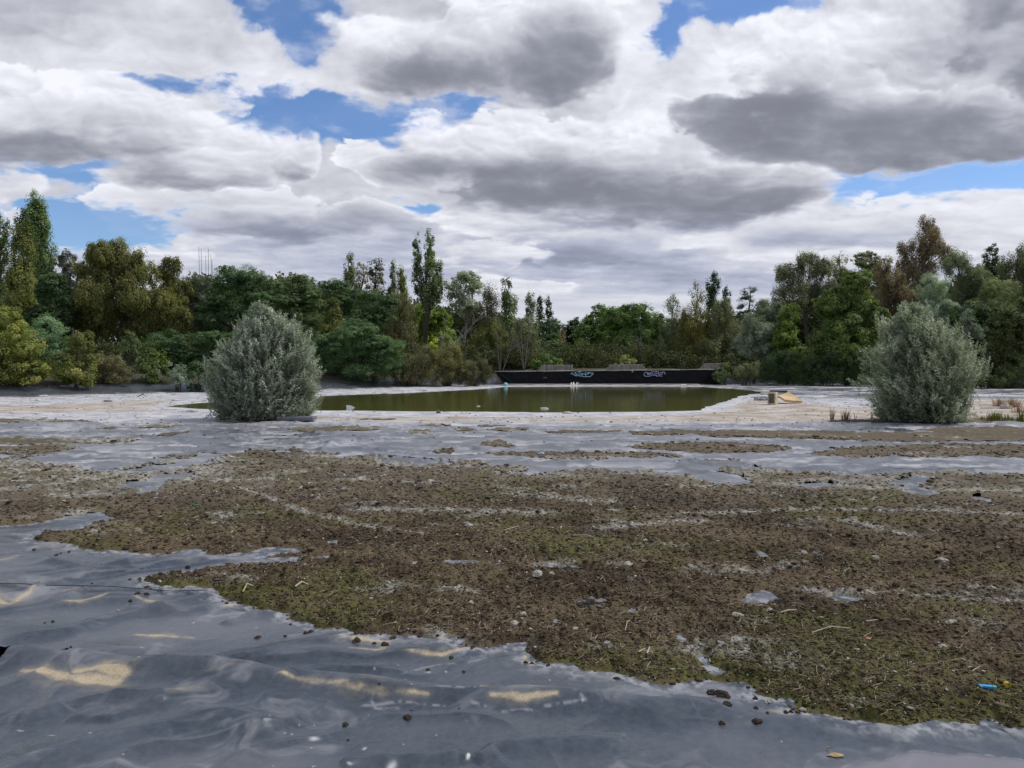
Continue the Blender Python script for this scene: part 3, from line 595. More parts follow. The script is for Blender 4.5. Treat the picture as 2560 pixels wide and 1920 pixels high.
def moss_colour(X, Y, m=None):
    R = np.hypot(X, Y); fi_ = fbm(X * 7, Y * 7, 3, 124, .65); sh_ = np.shape(X)
    g = (.55 + .55 * sstep(-.35, .35, fi_)) * .80 * sstep(-.08, .66, fbm(X * .55, Y * .8, 4, 111) + .55 * fbm(X * 3.2, Y * 3.2, 4, 112, .6) + .30 * sstep(6.0, 3.6, Y + .12 * X) - .05)
    dk = fbm(X * 1.1, Y * 1.4, 4, 113); fi = fbm(X * 11, Y * 11, 3, 114, .65)
    br = np.array([.134, .102, .060]); br2 = np.array([.058, .041, .024]); gr = np.array([.108, .113, .030]); pu = np.array([.140, .118, .090]); cr = np.array([.38, .375, .33])
    t = sstep(-.5, .5, dk + .5 * fi)[..., None]; c = br * (1 - t) + br2 * t
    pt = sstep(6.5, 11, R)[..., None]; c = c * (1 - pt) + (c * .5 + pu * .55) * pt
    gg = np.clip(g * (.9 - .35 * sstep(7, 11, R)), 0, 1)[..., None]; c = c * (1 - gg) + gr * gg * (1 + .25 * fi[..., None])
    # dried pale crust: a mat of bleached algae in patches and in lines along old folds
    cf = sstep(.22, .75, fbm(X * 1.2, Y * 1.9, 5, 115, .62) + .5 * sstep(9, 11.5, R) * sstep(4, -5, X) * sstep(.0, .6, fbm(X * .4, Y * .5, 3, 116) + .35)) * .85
    cl = np.zeros(sh_, np.float32)
    for pts, w in (([(1700, 1292), (1850, 1288), (2050, 1281), (2300, 1284), (2560, 1293), (3000, 1300)], .07), ([(600, 1225), (680, 1252), (760, 1290), (900, 1320), (1050, 1345)], .05), ([(2000, 1486), (2200, 1492), (2400, 1508), (2600, 1516)], .05),
                   ([(1280, 1240), (1400, 1252), (1520, 1262)], .12), ([(900, 1280), (1100, 1284), (1350, 1290)], .14), ([(1700, 1225), (1830, 1218)], .10), ([(1950, 1215), (2080, 1222), (2250, 1230), (2560, 1232)], .12), ([(1500, 1330), (1700, 1310), (1750, 1312)], .10), ([(2120, 1310), (2200, 1330), (2260, 1345)], .10)):
        d, _, _ = seg_dist(X, Y, poly_w(pts)); cl = np.maximum(cl, .9 * np.exp(-(d / w) ** 2) * sstep(-.6, .2, fi))
    cf = np.clip(cf * (.25 + 1.1 * sstep(-.3, .45, fi + .6 * fbm(X * 4, Y * 8, 2, 119))), 0, .95); cf = np.maximum(cf, cl)
    if m is None: m = grid_z(X, Y, moss_sd)
    cf = np.maximum(cf, .75 * sstep(.75, .0, m) * sstep(8.8, 10.2, Y) * sstep(13.2, 12, Y) * sstep(-.35, .3, fi + .5 * dk))[..., None]
    return (c * (1 - cf) + cr * cf).astype(np.float32)
mh = moss_height(GX, GY, moss_sd)
mv = moss_sd > -.035
f_m = fm(mv) & (GY[:-1] < 24)
VM = np.stack([GX, GY, ZL + mh], -1).reshape(-1, 3).astype(np.float32)
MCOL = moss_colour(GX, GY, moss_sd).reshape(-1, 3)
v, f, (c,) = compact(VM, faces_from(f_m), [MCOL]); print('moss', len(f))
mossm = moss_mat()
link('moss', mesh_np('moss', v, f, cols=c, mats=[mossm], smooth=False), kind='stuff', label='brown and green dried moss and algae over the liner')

def grid_z(x, y, Zf):
    """height of a grid field under world points"""
    r = np.hypot(x, y); th = np.arctan2(x, y) % (2 * math.pi); thg = g_th % (2 * math.pi)
    order = np.argsort(thg); j = order[np.clip(np.searchsorted(thg[order], th), 0, NC - 1)]
    i = np.clip(np.searchsorted(g_r, r), 1, NR - 1); t = np.clip((r - g_r[i - 1]) / (g_r[i] - g_r[i - 1]), 0, 1)
    return Zf[i - 1, j] * (1 - t) + Zf[i, j] * t
ZM = np.where(moss_sd > 0, ZL + mh, ZL)
def zat(x, y): return float(grid_z(np.array([x]), np.array([y]), ZM)[0])

# crumbs, fibres and bleached flakes lying in the moss
rs = np.random.RandomState(11)
def scatter(n, rmin, rmax, power=1.0, need=.02):
    out = []
    while sum(len(o) for o in out) < n:
        u = rs.rand(60000); r = (rmin ** (1 - power) + u * (rmax ** (1 - power) - rmin ** (1 - power))) ** (1 / (1 - power)) if power != 1 else rmin * (rmax / rmin) ** u
        a = np.radians(rs.uniform(-58, 58, 60000)); x, y = r * np.sin(a), r * np.cos(a)
        ok = grid_z(x, y, moss_sd) > need; out.append(np.stack([x[ok], y[ok]], 1))
    return np.concatenate(out)[:n]
ICO = np.array([(0, .53, .85), (0, -.53, .85), (0, .53, -.85), (0, -.53, -.85), (.53, .85, 0), (-.53, .85, 0), (.53, -.85, 0), (-.53, -.85, 0), (.85, 0, .53), (-.85, 0, .53), (.85, 0, -.53), (-.85, 0, -.53)])
ICF = np.array([(0, 1, 8), (0, 9, 1), (0, 8, 4), (0, 4, 5), (0, 5, 9), (1, 6, 8), (1, 7, 6), (1, 9, 7), (8, 6, 10), (8, 10, 4), (9, 5, 11), (9, 11, 7), (2, 4, 10), (2, 5, 4), (2, 11, 5), (3, 10, 6), (3, 6, 7), (3, 7, 11), (2, 10, 3), (2, 3, 11)])
def lumps(P, size, colr, flat=.45, lift=.15):
    n = len(P); R = rs.uniform(.75, 1.3, (n, 12, 1)); V = ICO[None] * R
    s = size[:, None, None] * rs.uniform(.7, 1.3, (n, 1, 3)); s[..., 2] *= flat; V = V * s
    a = rs.rand(n) * 6.28; c, q = np.cos(a)[:, None], np.sin(a)[:, None]
    x = V[..., 0] * c - V[..., 1] * q; y = V[..., 0] * q + V[..., 1] * c; V = np.stack([x, y, V[..., 2]], -1)
    z = grid_z(P[:, 0], P[:, 1], ZM); V += np.stack([P[:, 0], P[:, 1], z + size * lift], 1)[:, None]
    F = (np.arange(n)[:, None, None] * 12 + ICF[None]).reshape(-1, 3)
    return V.reshape(-1, 3), F, np.repeat(colr, 12, 0)
P = np.concatenate([scatter(36000, 2.6, 10, 2.2, .03), scatter(11000, 2.6, 7.5, 1.6, -.012), scatter(15000, 7.5, 17, 1.3, .0)]); n = len(P)
size = rs.uniform(.005, .013, n) * np.clip(np.hypot(P[:, 0], P[:, 1]) / 6, .8, 2.4); size = np.where(rs.rand(n) < .05, size * 1.9, size)
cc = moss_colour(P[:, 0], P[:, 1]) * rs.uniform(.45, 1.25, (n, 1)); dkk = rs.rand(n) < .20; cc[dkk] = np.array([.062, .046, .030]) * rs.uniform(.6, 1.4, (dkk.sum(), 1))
v1, f1, c1 = lumps(P, size, cc.astype(np.float32))
def strips(P, L, W, colr):
    n = len(P); a = rs.rand(n) * 6.28; d = np.stack([np.cos(a), np.sin(a)], 1); q = np.stack([-d[:, 1], d[:, 0]], 1); z = grid_z(P[:, 0], P[:, 1], ZM) + .004
    V = np.zeros((n, 6, 3)); bend = rs.uniform(-.35, .35, n)
    for k, t in enumerate((-.5, 0, .5)):
        cxy = P + d * (L * t)[:, None] + q * ((.25 - t * t) * bend * L)[:, None]; up = z + (.25 - t * t) * rs.uniform(0, .9, n) * L * .6 + (t > .2) * rs.rand(n) * L * .3
        for s_, i in ((-1, 0), (1, 1)): V[:, k * 2 + i, :2] = cxy + q * (s_ * W / 2)[:, None]; V[:, k * 2 + i, 2] = up + s_ * W * .3
    F = np.array([(0, 2, 3, 1), (2, 4, 5, 3)]); F = (np.arange(n)[:, None, None] * 6 + F[None]).reshape(-1, 4)
    return V.reshape(-1, 3), F, np.repeat(colr, 6, 0)
P = scatter(19000, 2.6, 10, 2.0); n = len(P)
cc = np.where(rs.rand(n, 1) < .3, np.array([[.26, .21, .15]]), np.array([[.11, .078, .055]])) * rs.uniform(.6, 1.4, (n, 1))
v2, f2, c2 = strips(P, rs.uniform(.018, .07, n), rs.uniform(.0016, .004, n) * np.clip(P[:, 1] / 4, 1, 2), cc.astype(np.float32))
me = mesh_np('moss_crumbs', np.concatenate([v1, v2]), f2 + len(v1), f1, np.concatenate([c1, c2]), [mossm])
link('moss_crumbs', me, kind='stuff', label='loose dark crumbs and root fibres of the moss')
def flakes(P, size, colr):
    n = len(P); k = 7; a = np.sort(rs.rand(n, k), 1) * 6.28; r = rs.uniform(.5, 1.1, (n, k)) * size[:, None]
    el = rs.uniform(.45, 1, n)[:, None]; x = r * np.cos(a); y = r * np.sin(a) * el; b = rs.rand(n)[:, None] * 6.28
    X = x * np.cos(b) - y * np.sin(b); Y = x * np.sin(b) + y * np.cos(b); tx = rs.normal(0, .3, (n, 1)); ty = rs.normal(0, .3, (n, 1))
    Z = X * tx + Y * ty + rs.uniform(-.1, .25, (n, k)) * size[:, None]; z0 = grid_z(P[:, 0], P[:, 1], ZM)[:, None] + .006 + size[:, None] * .22
    top = np.stack([X + P[:, :1], Y + P[:, 1:], Z + z0], -1); ctr = top.mean(1, keepdims=True) + np.array([0, 0, 1]) * size[:, None, None] * .18
    bot = ctr - np.array([0, 0, 1.]) * size[:, None, None] * .5
    V = np.concatenate([top, ctr, bot], 1); F = []
    for i in range(k): F.append((i, (i + 1) % k, k)); F.append(((i + 1) % k, i, k + 1))
    F = (np.arange(n)[:, None, None] * (k + 2) + np.array(F)[None]).reshape(-1, 3); return V.reshape(-1, 3), F, np.repeat(colr, k + 2, 0)
P = np.concatenate([scatter(3000, 2.8, 6.5, 1.5), scatter(7200, 5.5, 12, 1.2), scatter(7200, 9, 17, .8)]); n = len(P); dn = fbm(P[:, 0] * .9, P[:, 1] * 1.2, 3, 131)
P = P[dn + rs.normal(0, .3, n) > -.1]; n = len(P)
size = rs.uniform(.004, .013, n) * np.clip(P[:, 1] / 6, .8, 2.4); size = np.where(rs.rand(n) < .08, size * 2.2, size)
cc = (np.array([[.40, .38, .32]]) * rs.uniform(.45, 1.25, (n, 1)) * (1 + rs.normal(0, .04, (n, 3)))).astype(np.float32)
v3, f3, c3 = flakes(P, size, cc)
tfl = NT('bleached_flakes'); nz = tfl.noise(120, 4, .7); tfl.set(Base_Color=tfl.mix(1., tfl.attr('Col'), tfl.ramp(nz, [(.3, .6), (.7, 1.2)]), 'MULTIPLY'), Roughness=.85); flm = tfl.m
link('dried_algae_flakes', mesh_np('dried_algae_flakes', v3, None, f3, c3, [flm]), kind='stuff', label='small bleached flakes of dried algae strewn over the moss')

# ------------------------------------------------------------------ pond water
def build_water():
    t = NT('pond_water'); n = t.noise(1.6, 3, .5); mp = t.n('ShaderNodeMapping'); tc = t.n('ShaderNodeTexCoord'); t.L.new(tc.outputs['Object'], mp.inputs[0]); mp.inputs['Scale'].default_value = (1.0, 2.6, 1)
    n1 = t.noise(2.2, 4, .55, mp.outputs[0]); n2 = t.noise(9, 3, .5, mp.outputs[0])
    c = t.mix(t.ramp(t.noise(.25, 3), [(.3, 0.), (.7, 1.)]), (.100, .098, .020), (.072, .078, .020))
    t.set(Base_Color=c, Roughness=.03); t.b.inputs['IOR'].default_value = 1.33
    t.bump(t.math('ADD', n1, t.math('MULTIPLY', n2, .4)), .05, .05)
    x0, y0 = pondP.min(0) - 2; x1, y1 = pondP.max(0) + 2
    xs = np.linspace(x0, x1, 120); ys = np.linspace(y0, min(y1, 49.0), 90); X, Y = np.meshgrid(xs, ys); keep = sdist(X, Y, pondP) > -1.3
    V = np.stack([X, Y, np.full_like(X, -.012)], -1).reshape(-1, 3); i, j = np.nonzero(keep[:-1, :-1] & keep[1:, 1:] & keep[1:, :-1] & keep[:-1, 1:]); a = i * 120 + j
    v, f, _ = compact(V, np.stack([a, a + 1, a + 121, a + 120], 1), [])
    link('water', mesh_np('water', v, f, mats=[t.m], smooth=True), kind='structure', label='still olive green pond water')
build_water()

# pebbles and dry crumbs on the far floor round the pond
P = np.stack([rs.uniform(-24, 26, 9000), rs.uniform(14.5, 42, 9000)], 1); P = P[(np.abs(P[:, 0]) < P[:, 1] * .75) & (grid_z(P[:, 0], P[:, 1], SP) < -.15) & (rs.rand(9000) < .12 + .5 * (fbm(P[:, 0] * .4, P[:, 1] * .8, 3, 141) > .05))]
n = len(P); dk_ = rs.rand(n, 1) < .55; v4, f4, c4 = lumps(P, rs.uniform(.010, .038, n), (np.where(dk_, np.array([[.13, .10, .075]]), np.array([[.48, .45, .41]])) * rs.uniform(.5, 1.2, (n, 1))).astype(np.float32))
link('shore_pebbles', mesh_np('shore_pebbles', v4, None, f4, c4, [flm]), kind='stuff', label='pebbles and dry crumbs strewn over the pale floor round the pond')

# ------------------------------------------------------------------ trees and bushes
def ground_z(x, y):
    z, _, sp = h_macro(np.array([[x]], np.float32), np.array([[y]], np.float32)); return float(z[0, 0])
def foliage_mat(name, trans=.36, rough=.6):
    t = NT(name); c = t.attr('Col'); t.set(Base_Color=c, Roughness=rough); t.b.inputs['Specular IOR Level'].default_value = .3
    tr = t.n('ShaderNodeBsdfTranslucent'); t.L.new(t.mix(1., c, (1.1, 1.15, .65), 'MULTIPLY'), tr.inputs[0])
    mx = t.n('ShaderNodeMixShader'); mx.inputs[0].default_value = trans
    t.L.new(t.b.outputs[0], mx.inputs[1]); t.L.new(tr.outputs[0], mx.inputs[2]); t.L.new(mx.outputs[0], t.out.inputs[0]); return t.m
LEAFM = foliage_mat('tree_leaves'); 
def bark_mat(name, a, b):
    t = NT(name); n = t.noise(9, 5, .65); t.set(Base_Color=t.mix(t.ramp(n, [(.35, 0.), (.65, 1.)]), a, b), Roughness=.9); t.bump(n, .5, .03); return t.m
BARK = bark_mat('dark_bark', (.035, .028, .022), (.10, .085, .07)); PALE = bark_mat('pale_bark', (.16, .15, .13), (.34, .32, .29)); GREYB = bark_mat('grey_bark', (.09, .08, .07), (.20, .18, .16))

def tube(pts, rads, k=6):
    """tapered tube through points; returns verts, quads"""
    pts = np.asarray(pts, float); n = len(pts); V = []
    for i in range(n):
        d = pts[min(i + 1, n - 1)] - pts[max(i - 1, 0)]; d = d / (np.linalg.norm(d) + 1e-9)
        a = np.cross(d, (0, 0, 1.) if abs(d[2]) < .9 else (1., 0, 0)); a /= np.linalg.norm(a); b = np.cross(d, a)
        for j in range(k):
            t = 6.28318 * j / k; V.append(pts[i] + rads[i] * (a * math.cos(t) + b * math.sin(t)))
    F = [(i * k + j, i * k + (j + 1) % k, (i + 1) * k + (j + 1) % k, (i + 1) * k + j) for i in range(n - 1) for j in range(k)]
    return np.array(V), np.array(F)
def join(parts):
    Vs, Fs, o = [], [], 0
    for v, f in parts: Vs.append(v); Fs.append(f + o); o += len(v)
    return np.concatenate(Vs), np.concatenate(Fs)

def leaf_quads(C, Nrm, L, W, rs_, along=None):
    """leaf blades: centre C, facing Nrm, length L, width W (rhombus, slightly folded)"""
    n = len(C); Nrm = Nrm / (np.linalg.norm(Nrm, axis=1, keepdims=True) + 1e-9)
    r = rs_.normal(size=(n, 3)) if along is None else along
    a = r - Nrm * (r * Nrm).sum(1, keepdims=True); a /= np.linalg.norm(a, axis=1, keepdims=True) + 1e-9; b = np.cross(Nrm, a)
    L = L[:, None]; W = W[:, None]
    V = np.stack([C - a * L * .5, C + b * W * .5 + a * L * .08, C + a * L * .5, C - b * W * .5 + a * L * .08], 1)
    return V.reshape(-1, 3), (np.arange(n)[:, None] * 4 + np.arange(4)[None]).astype(np.int32)

KINDS = {  # clump radius, clumps per m2 of lobe surface, leaves per clump, leaf len, wid, z stretch of clumps, droop, colours
    'broad':  dict(cr=.55, dens=1.0, nl=95, L=.17, W=.11, st=.8, droop=0, flat=.6, c=[(.030, .050, .016), (.062, .086, .026), (.085, .095, .035)]),
    'robinia': dict(cr=.62, dens=1.0, nl=120, L=.15, W=.065, st=.52, droop=.15, flat=.9, c=[(.024, .044, .020), (.046, .074, .032), (.068, .094, .042)]),
    'poplar': dict(cr=.34, dens=1.5, nl=64, L=.15, W=.11, st=2.0, droop=0, flat=.4, c=[(.030, .045, .016), (.065, .085, .032), (.11, .125, .065)]),
    'willow': dict(cr=.50, dens=1.1, nl=110, L=.17, W=.045, st=.9, droop=.1, flat=.3, c=[(.060, .075, .055), (.11, .13, .10), (.17, .19, .155)]),
    'weep':   dict(cr=.52, dens=1.05, nl=115, L=.19, W=.075, st=1.35, droop=.6, flat=.2, c=[(.044, .046, .016), (.080, .078, .026), (.112, .102, .036)]),
    'birch':  dict(cr=.45, dens=.9, nl=85, L=.13, W=.065, st=1.6, droop=.6, flat=.2, c=[(.042, .046, .016), (.078, .078, .028), (.105, .095, .042)]),
    'sparse': dict(cr=.45, dens=.55, nl=42, L=.17, W=.12, st=.8, droop=0, flat=.4, c=[(.09, .10, .065), (.17, .18, .14), (.24, .25, .21)]),
    'scrub':  dict(cr=.38, dens=1.4, nl=80, L=.11, W=.055, st=1.1, droop=.1, flat=.2, c=[(.050, .045, .024), (.090, .078, .045), (.115, .105, .055)]),
    'pine':   dict(cr=.45, dens=1.3, nl=90, L=.17, W=.035, st=.5, droop=0, flat=.9, c=[(.014, .030, .022), (.026, .048, .036), (.040, .066, .050)])}
WALLFACE_Y = 49.6
leaf_total = 0
def tree(name, label, cat, kind, D, lobes, base=None, cols=None, group=None, trunk=1, bark=None, dmul=1., lmul=1., seed=0, tr=None, limbs=10, depth=.85):
    """one plant: lobes are (px, py, rx, ry) of its crown as the photo shows them, standing at distance D"""
    global leaf_total
    K = dict(KINDS[kind]); rs_ = np.random.RandomState(int(abs(lobes[0][0] * 7 + lobes[0][1] * 13 + D * 5)) % 99991 + seed)
    if cols: K['c'] = cols
    bx = base if base is not None else sum(l[0] * l[2] for l in lobes) / sum(l[2] for l in lobes)
    b = at(bx, 900, D); gz = ground_z(b.x, b.y) - .05; root = Vector((b.x, b.y, gz))
    o = thing(name, label, cat, root, group=group)
    Ls = []
    for l in lobes:
        p = at(l[0], l[1], D); sc_ = D / F_PX; rx = l[2] * sc_; rz = l[3] * sc_; yo = (l[4] if len(l) > 4 else rs_.uniform(-.25, .25)) * rx
        Ls.append((np.array(p) + [0, yo, 0] - np.array(root), np.array([rx, max(rx * depth, .35), rz])))
    base_z = 0.02
    C = []; Nn = []; Co = []; LL = []; ctrs = []
    pal = np.array(K['c']); tcol = rs_.uniform(.9, 1.12)
    far = max(.75, (D / 55) ** .75)                               # leaf clusters drawn coarser on far trees
    sub = []
    for c, r in Ls:
        sub.append((c, r * (.86 if min(r) > .8 and kind != 'poplar' else 1.)))
        if min(r) > .8:
            ns = 7 if kind != 'poplar' else 5
            for _ in range(ns):
                d = rs_.normal(size=3); d[1] = -abs(d[1]) * .8 if rs_.rand() < .65 else d[1]; d /= np.linalg.norm(d); d[2] = d[2] if rs_.rand() < .3 else abs(d[2]) * .9 - .1
                f = rs_.uniform(.30, .48); rr_ = np.array([min(r[0], r[2] * 1.3)] * 2 + [min(r[2], r[0] * 1.6)]) * f
                if kind == 'poplar': rr_ = np.array([r[0] * .42, r[0] * .42, r[2] * .36])
                if kind == 'robinia': rr_ = rr_ * np.array([1.25, 1.25, .62])
                sub.append((c + d * r * (.80 if kind != 'poplar' else .6), rr_))
    for c, r in sub:
        ltint = rs_.uniform(.78, 1.22)
        area = 4 * math.pi * ((r[0] * r[1]) ** 1.6 / 3 + (r[0] * r[2]) ** 1.6 / 3 + (r[1] * r[2]) ** 1.6 / 3) ** (1 / 1.6)
        cr = min(K['cr'], .45 * min(r)) ; n = int(max(16, area * K['dens'] * dmul * (K['cr'] / cr) ** 1.2 * 1.45))
        d = rs_.normal(size=(n, 3)); d /= np.linalg.norm(d, axis=1, keepdims=True); rad = rs_.uniform(.25, 1.0, n) ** .45
        rad *= 1 + .16 * np.array([float(perlin(a_ * 2.1, b_ * 2.1, seed + 3)) for a_, b_ in zip(d[:, 0] + d[:, 1], d[:, 2])])
        pc = c + d * r * (rad * .92)[:, None]; pc = pc[pc[:, 2] > base_z + cr * .35]
        for q in pc:
            ctrs.append(q); nl = int(K['nl'] * lmul * rs_.uniform(.55, 1.4) / far ** 2 * (cr / K['cr']) ** 1.6); nl = max(int(nl * 2.2), 14)
            s = cr * rs_.uniform(.6, 1.35); u = rs_.normal(size=(nl, 3)); u /= np.linalg.norm(u, axis=1, keepdims=True); u *= rs_.uniform(.15, 1, (nl, 1)) ** .5
            pos = q + u * s * np.array([1, 1, K['st']]); pos[:, 2] -= K['droop'] * s * rs_.uniform(0, 1.4, nl) ** 2
            dd = (q - c) / r; out_ = dd / (np.linalg.norm(dd) + 1e-6)
            nn = u * .8 + out_ * .6 + rs_.normal(size=(nl, 3)) * .38 + np.array([0, 0, K['flat']])
            k_ = rs_.rand() ; cc = pal[0] * (1 - k_) + pal[1] * k_ if rs_.rand() < .6 else pal[1] * (1 - k_) + pal[2] * k_
            cj = cc * tcol * ltint * 2.75 * np.array([.97, 1.04, .96]) * rs_.uniform(.85, 1.18, (nl, 1)) * (1 + rs_.normal(0, .04, (nl, 3)))
            C.append(pos); Nn.append(nn); Co.append(cj); LL.append(rs_.uniform(.7, 1.3, nl))
    C = np.concatenate(C); ok = C[:, 2] > .03; C = C[ok]; Nn = np.concatenate(Nn)[ok]; Co = np.concatenate(Co)[ok]; LL = np.concatenate(LL)[ok]
    al = None
    if K['droop'] > .3: al = rs_.normal(0, .5, C.shape); al[:, 2] -= 1
    V, F = leaf_quads(C, Nn, K['L'] * LL * far * .76, K['W'] * LL * far * .76, rs_, al); leaf_total += len(F)
    me = mesh_np('crown', V, F, None, np.repeat(Co.astype(np.float32), 4, 0), [LEAFM]); link('crown' if 'tree' in cat or 'tree' in name or trunk == 1 else 'foliage', me, o)
    # trunk with limbs into the crown
    top = max(c[2] + r[2] * .55 for c, r in Ls); ctr = max(Ls, key=lambda l: l[0][2] + l[1][2])[0]
    ctrs = np.array(ctrs); parts = []; H = top
    tr = tr or max(.05, .018 * H + .05)
    bkm = bark or BARK
    if trunk == 1:
        wob = rs_.normal(0, .012 * H, (8, 2)); P = [(0, 0, -.2)]
        for i in range(1, 8):
            t = i / 7; P.append((ctr[0] * t ** 1.5 + wob[i, 0], ctr[1] * t ** 1.5 + wob[i, 1], H * t))
        P = np.array(P); parts.append(tube(P, [tr * (1 - .88 * (i / 7)) for i in range(8)], 7))
        for q in ctrs[rs_.permutation(len(ctrs))[:limbs]]:
            t = np.clip((q[2] - .35 * np.hypot(*(q[:2] - ctr[:2])) * (.6 if kind != 'poplar' else 2.2)) / H, .12, .9) * rs_.uniform(.75, 1)
            s = np.array([np.interp(t, np.linspace(0, 1, 8), P[:, k]) for k in range(3)]); m_ = (s + q) / 2 + np.array([0, 0, .12 * np.linalg.norm(q - s)])
            r0 = tr * (1 - .85 * t) * .5; parts.append(tube([s, m_, q], [r0, r0 * .6, r0 * .18], 5))
        nm = 'trunk'
    else:
        for i in range(limbs):
            q = ctrs[rs_.randint(len(ctrs))]; s = np.array([q[0] * .12 + rs_.normal(0, .08), q[1] * .12 + rs_.normal(0, .08), -.1]); m_ = (s + q) / 2 + np.array([q[0] * -.1, 0, .12 * np.linalg.norm(q - s)])
            parts.append(tube([s, m_, q], [tr * .4, tr * .25, tr * .08], 5))
        nm = 'stems'
    V, F = join(parts); link(nm, mesh_np(nm, V, F, mats=[bkm], smooth=True), o)
    return o

OLIVE = [(.045, .055, .016), (.085, .090, .026), (.115, .110, .035)]
YEL = [(.052, .062, .016), (.092, .098, .026), (.130, .122, .036)]
YGR = [(.045, .066, .012), (.080, .110, .020), (.115, .140, .030)]
BRIGHT = [(.034, .056, .016), (.066, .096, .026), (.090, .118, .038)]
DARK = [(.016, .030, .013), (.030, .048, .020), (.045, .062, .026)]
BROWN = [(.050, .045, .026), (.084, .074, .042), (.11, .10, .055)]
RED = [(.070, .050, .034), (.110, .082, .055), (.135, .112, .075)]
GREY = [(.055, .065, .052), (.095, .110, .090), (.145, .160, .135)]
GROL = [(.045, .055, .032), (.080, .092, .052), (.125, .135, .085)]
MUTE = [(.050, .055, .030), (.085, .088, .046), (.115, .110, .065)]

T = tree
# left side, back to front
T('poplar_tree', 'tallest columnar poplar at the far left, with two joined spires', 'tree', 'poplar', 62, [(93, 560, 34, 84), (104, 650, 34, 100), (60, 600, 26, 94), (84, 740, 44, 80)], 92, cols=[(.026, .042, .016), (.055, .078, .030), (.095, .115, .055)])
T('poplar_tree', 'dark poplar cut off by the left edge of the photo', 'tree', 'poplar', 64, [(0, 600, 17, 92), (20, 640, 18, 100), (-22, 650, 24, 110), (0, 760, 40, 70)], 4)
T('poplar_tree', 'lighter olive poplar standing in front of the tall twin poplar', 'tree', 'poplar', 52, [(58, 632, 30, 84), (54, 720, 38, 76), (70, 790, 36, 50)], 58, cols=OLIVE, bark=GREYB)
T('broadleaf_tree', 'dark green low tree right of the tall left poplars', 'tree', 'broad', 50, [(135, 735, 45, 60), (120, 800, 55, 60), (165, 770, 30, 50)], 135, cols=DARK)
T('small_tree', 'thin purplish grey tree seen between poplars and the big weeping tree', 'tree', 'sparse', 66, [(172, 660, 28, 40), (190, 700, 32, 50), (160, 735, 24, 50)], 178, cols=[(.06, .06, .055), (.10, .10, .10), (.14, .13, .14)])
T('weeping_tree', 'large brownish olive tree with drooping foliage and dark trunk, left', 'tree', 'weep', 52, [(285, 650, 62, 58), (236, 690, 44, 62), (345, 668, 46, 55), (300, 745, 92, 62), (248, 795, 54, 52), (400, 775, 56, 62), (440, 805, 46, 55), (345, 830, 60, 50)], 318, tr=.34, limbs=22)
T('weeping_tree', 'smaller brownish olive tree touching the big weeping tree on its right', 'tree', 'weep', 55, [(430, 682, 34, 50), (446, 730, 38, 50), (420, 760, 40, 50)], 432)
T('willow_tree', 'grey leaved willow with soft crown behind the bare poles', 'tree', 'willow', 56, [(505, 735, 44, 62), (480, 800, 46, 56), (535, 800, 40, 60), (512, 860, 50, 50)], 505, cols=[(.045, .050, .040), (.075, .082, .070), (.105, .110, .095)])
T('robinia_tree', 'broad dark green feathery tree rising behind the left willow bush', 'tree', 'robinia', 54, [(575, 702, 50, 46), (632, 698, 52, 44), (600, 755, 94, 54), (560, 800, 70, 60), (650, 800, 70, 60)], 600, limbs=14)
T('robinia_tree', 'green feathery tree with loose pale sprays at its top right', 'tree', 'robinia', 55, [(728, 722, 58, 50), (772, 742, 46, 52), (705, 765, 66, 54), (745, 805, 70, 54)], 735, cols=[(.030, .050, .022), (.060, .080, .034), (.10, .12, .065)], dmul=.85)
T('robinia_tree', 'dark green layered tree left of the tall centre poplar', 'tree', 'robinia', 53, [(840, 730, 50, 42), (900, 765, 72, 52), (955, 775, 46, 52), (870, 810, 80, 55)], 880, limbs=14)
T('poplar_tree', 'dark narrow poplar top above the layered green trees', 'tree', 'poplar', 68, [(872, 672, 15, 46), (876, 730, 22, 60), (870, 790, 26, 60)], 872)
T('dying_tree', 'thin brown leaved tree beside the dark narrow poplar top', 'tree', 'sparse', 66, [(905, 680, 20, 40), (905, 730, 26, 50)], 905, cols=[(.07, .06, .04), (.12, .10, .07), (.15, .13, .10)], dmul=1.5)
T('dying_tree', 'brown leaved tree with fuller rounded top, second of the brown pair', 'tree', 'sparse', 65, [(938, 676, 22, 38), (940, 730, 28, 50)], 938, cols=BROWN, dmul=2.2)
T('poplar_tree', 'short pale poplar of the small pair left of the tall poplar', 'tree', 'poplar', 66, [(983, 690, 11, 42), (984, 740, 16, 50)], 984, cols=GROL)
T('poplar_tree', 'short yellowish poplar of the small pair left of the tall poplar', 'tree', 'poplar', 65, [(1003, 697, 12, 40), (1006, 745, 17, 50)], 1005, cols=OLIVE)
T('broadleaf_tree', 'brown vine covered tree left of the tall poplar trunk', 'tree', 'birch', 56, [(1000, 778, 36, 56), (1022, 830, 28, 44), (975, 830, 30, 50), (1000, 880, 46, 50)], 1000, cols=BROWN, dmul=1.2)
T('poplar_tree', 'tallest poplar of the centre, two spires on a bare dark trunk', 'tree', 'poplar', 60, [(1043, 634, 12, 54), (1044, 700, 17, 60), (1074, 628, 15, 56), (1082, 690, 25, 56), (1072, 742, 30, 36), (1092, 720, 18, 40)], 1068, tr=.24, limbs=26, dmul=1.2)
T('broadleaf_tree', 'yellow green tree behind the bare trunk of the tall poplar', 'tree', 'broad', 64, [(1055, 805, 46, 55), (1105, 820, 40, 55), (1085, 870, 60, 50)], 1050, cols=YGR)
T('sapling', 'small bright yellow green sapling at the foot of the tall poplar', 'tree', 'broad', 50, [(1081, 862, 15, 22), (1088, 885, 16, 18)], 1082, cols=[(.12, .14, .012), (.19, .20, .02), (.24, .24, .04)], trunk=2, limbs=4)
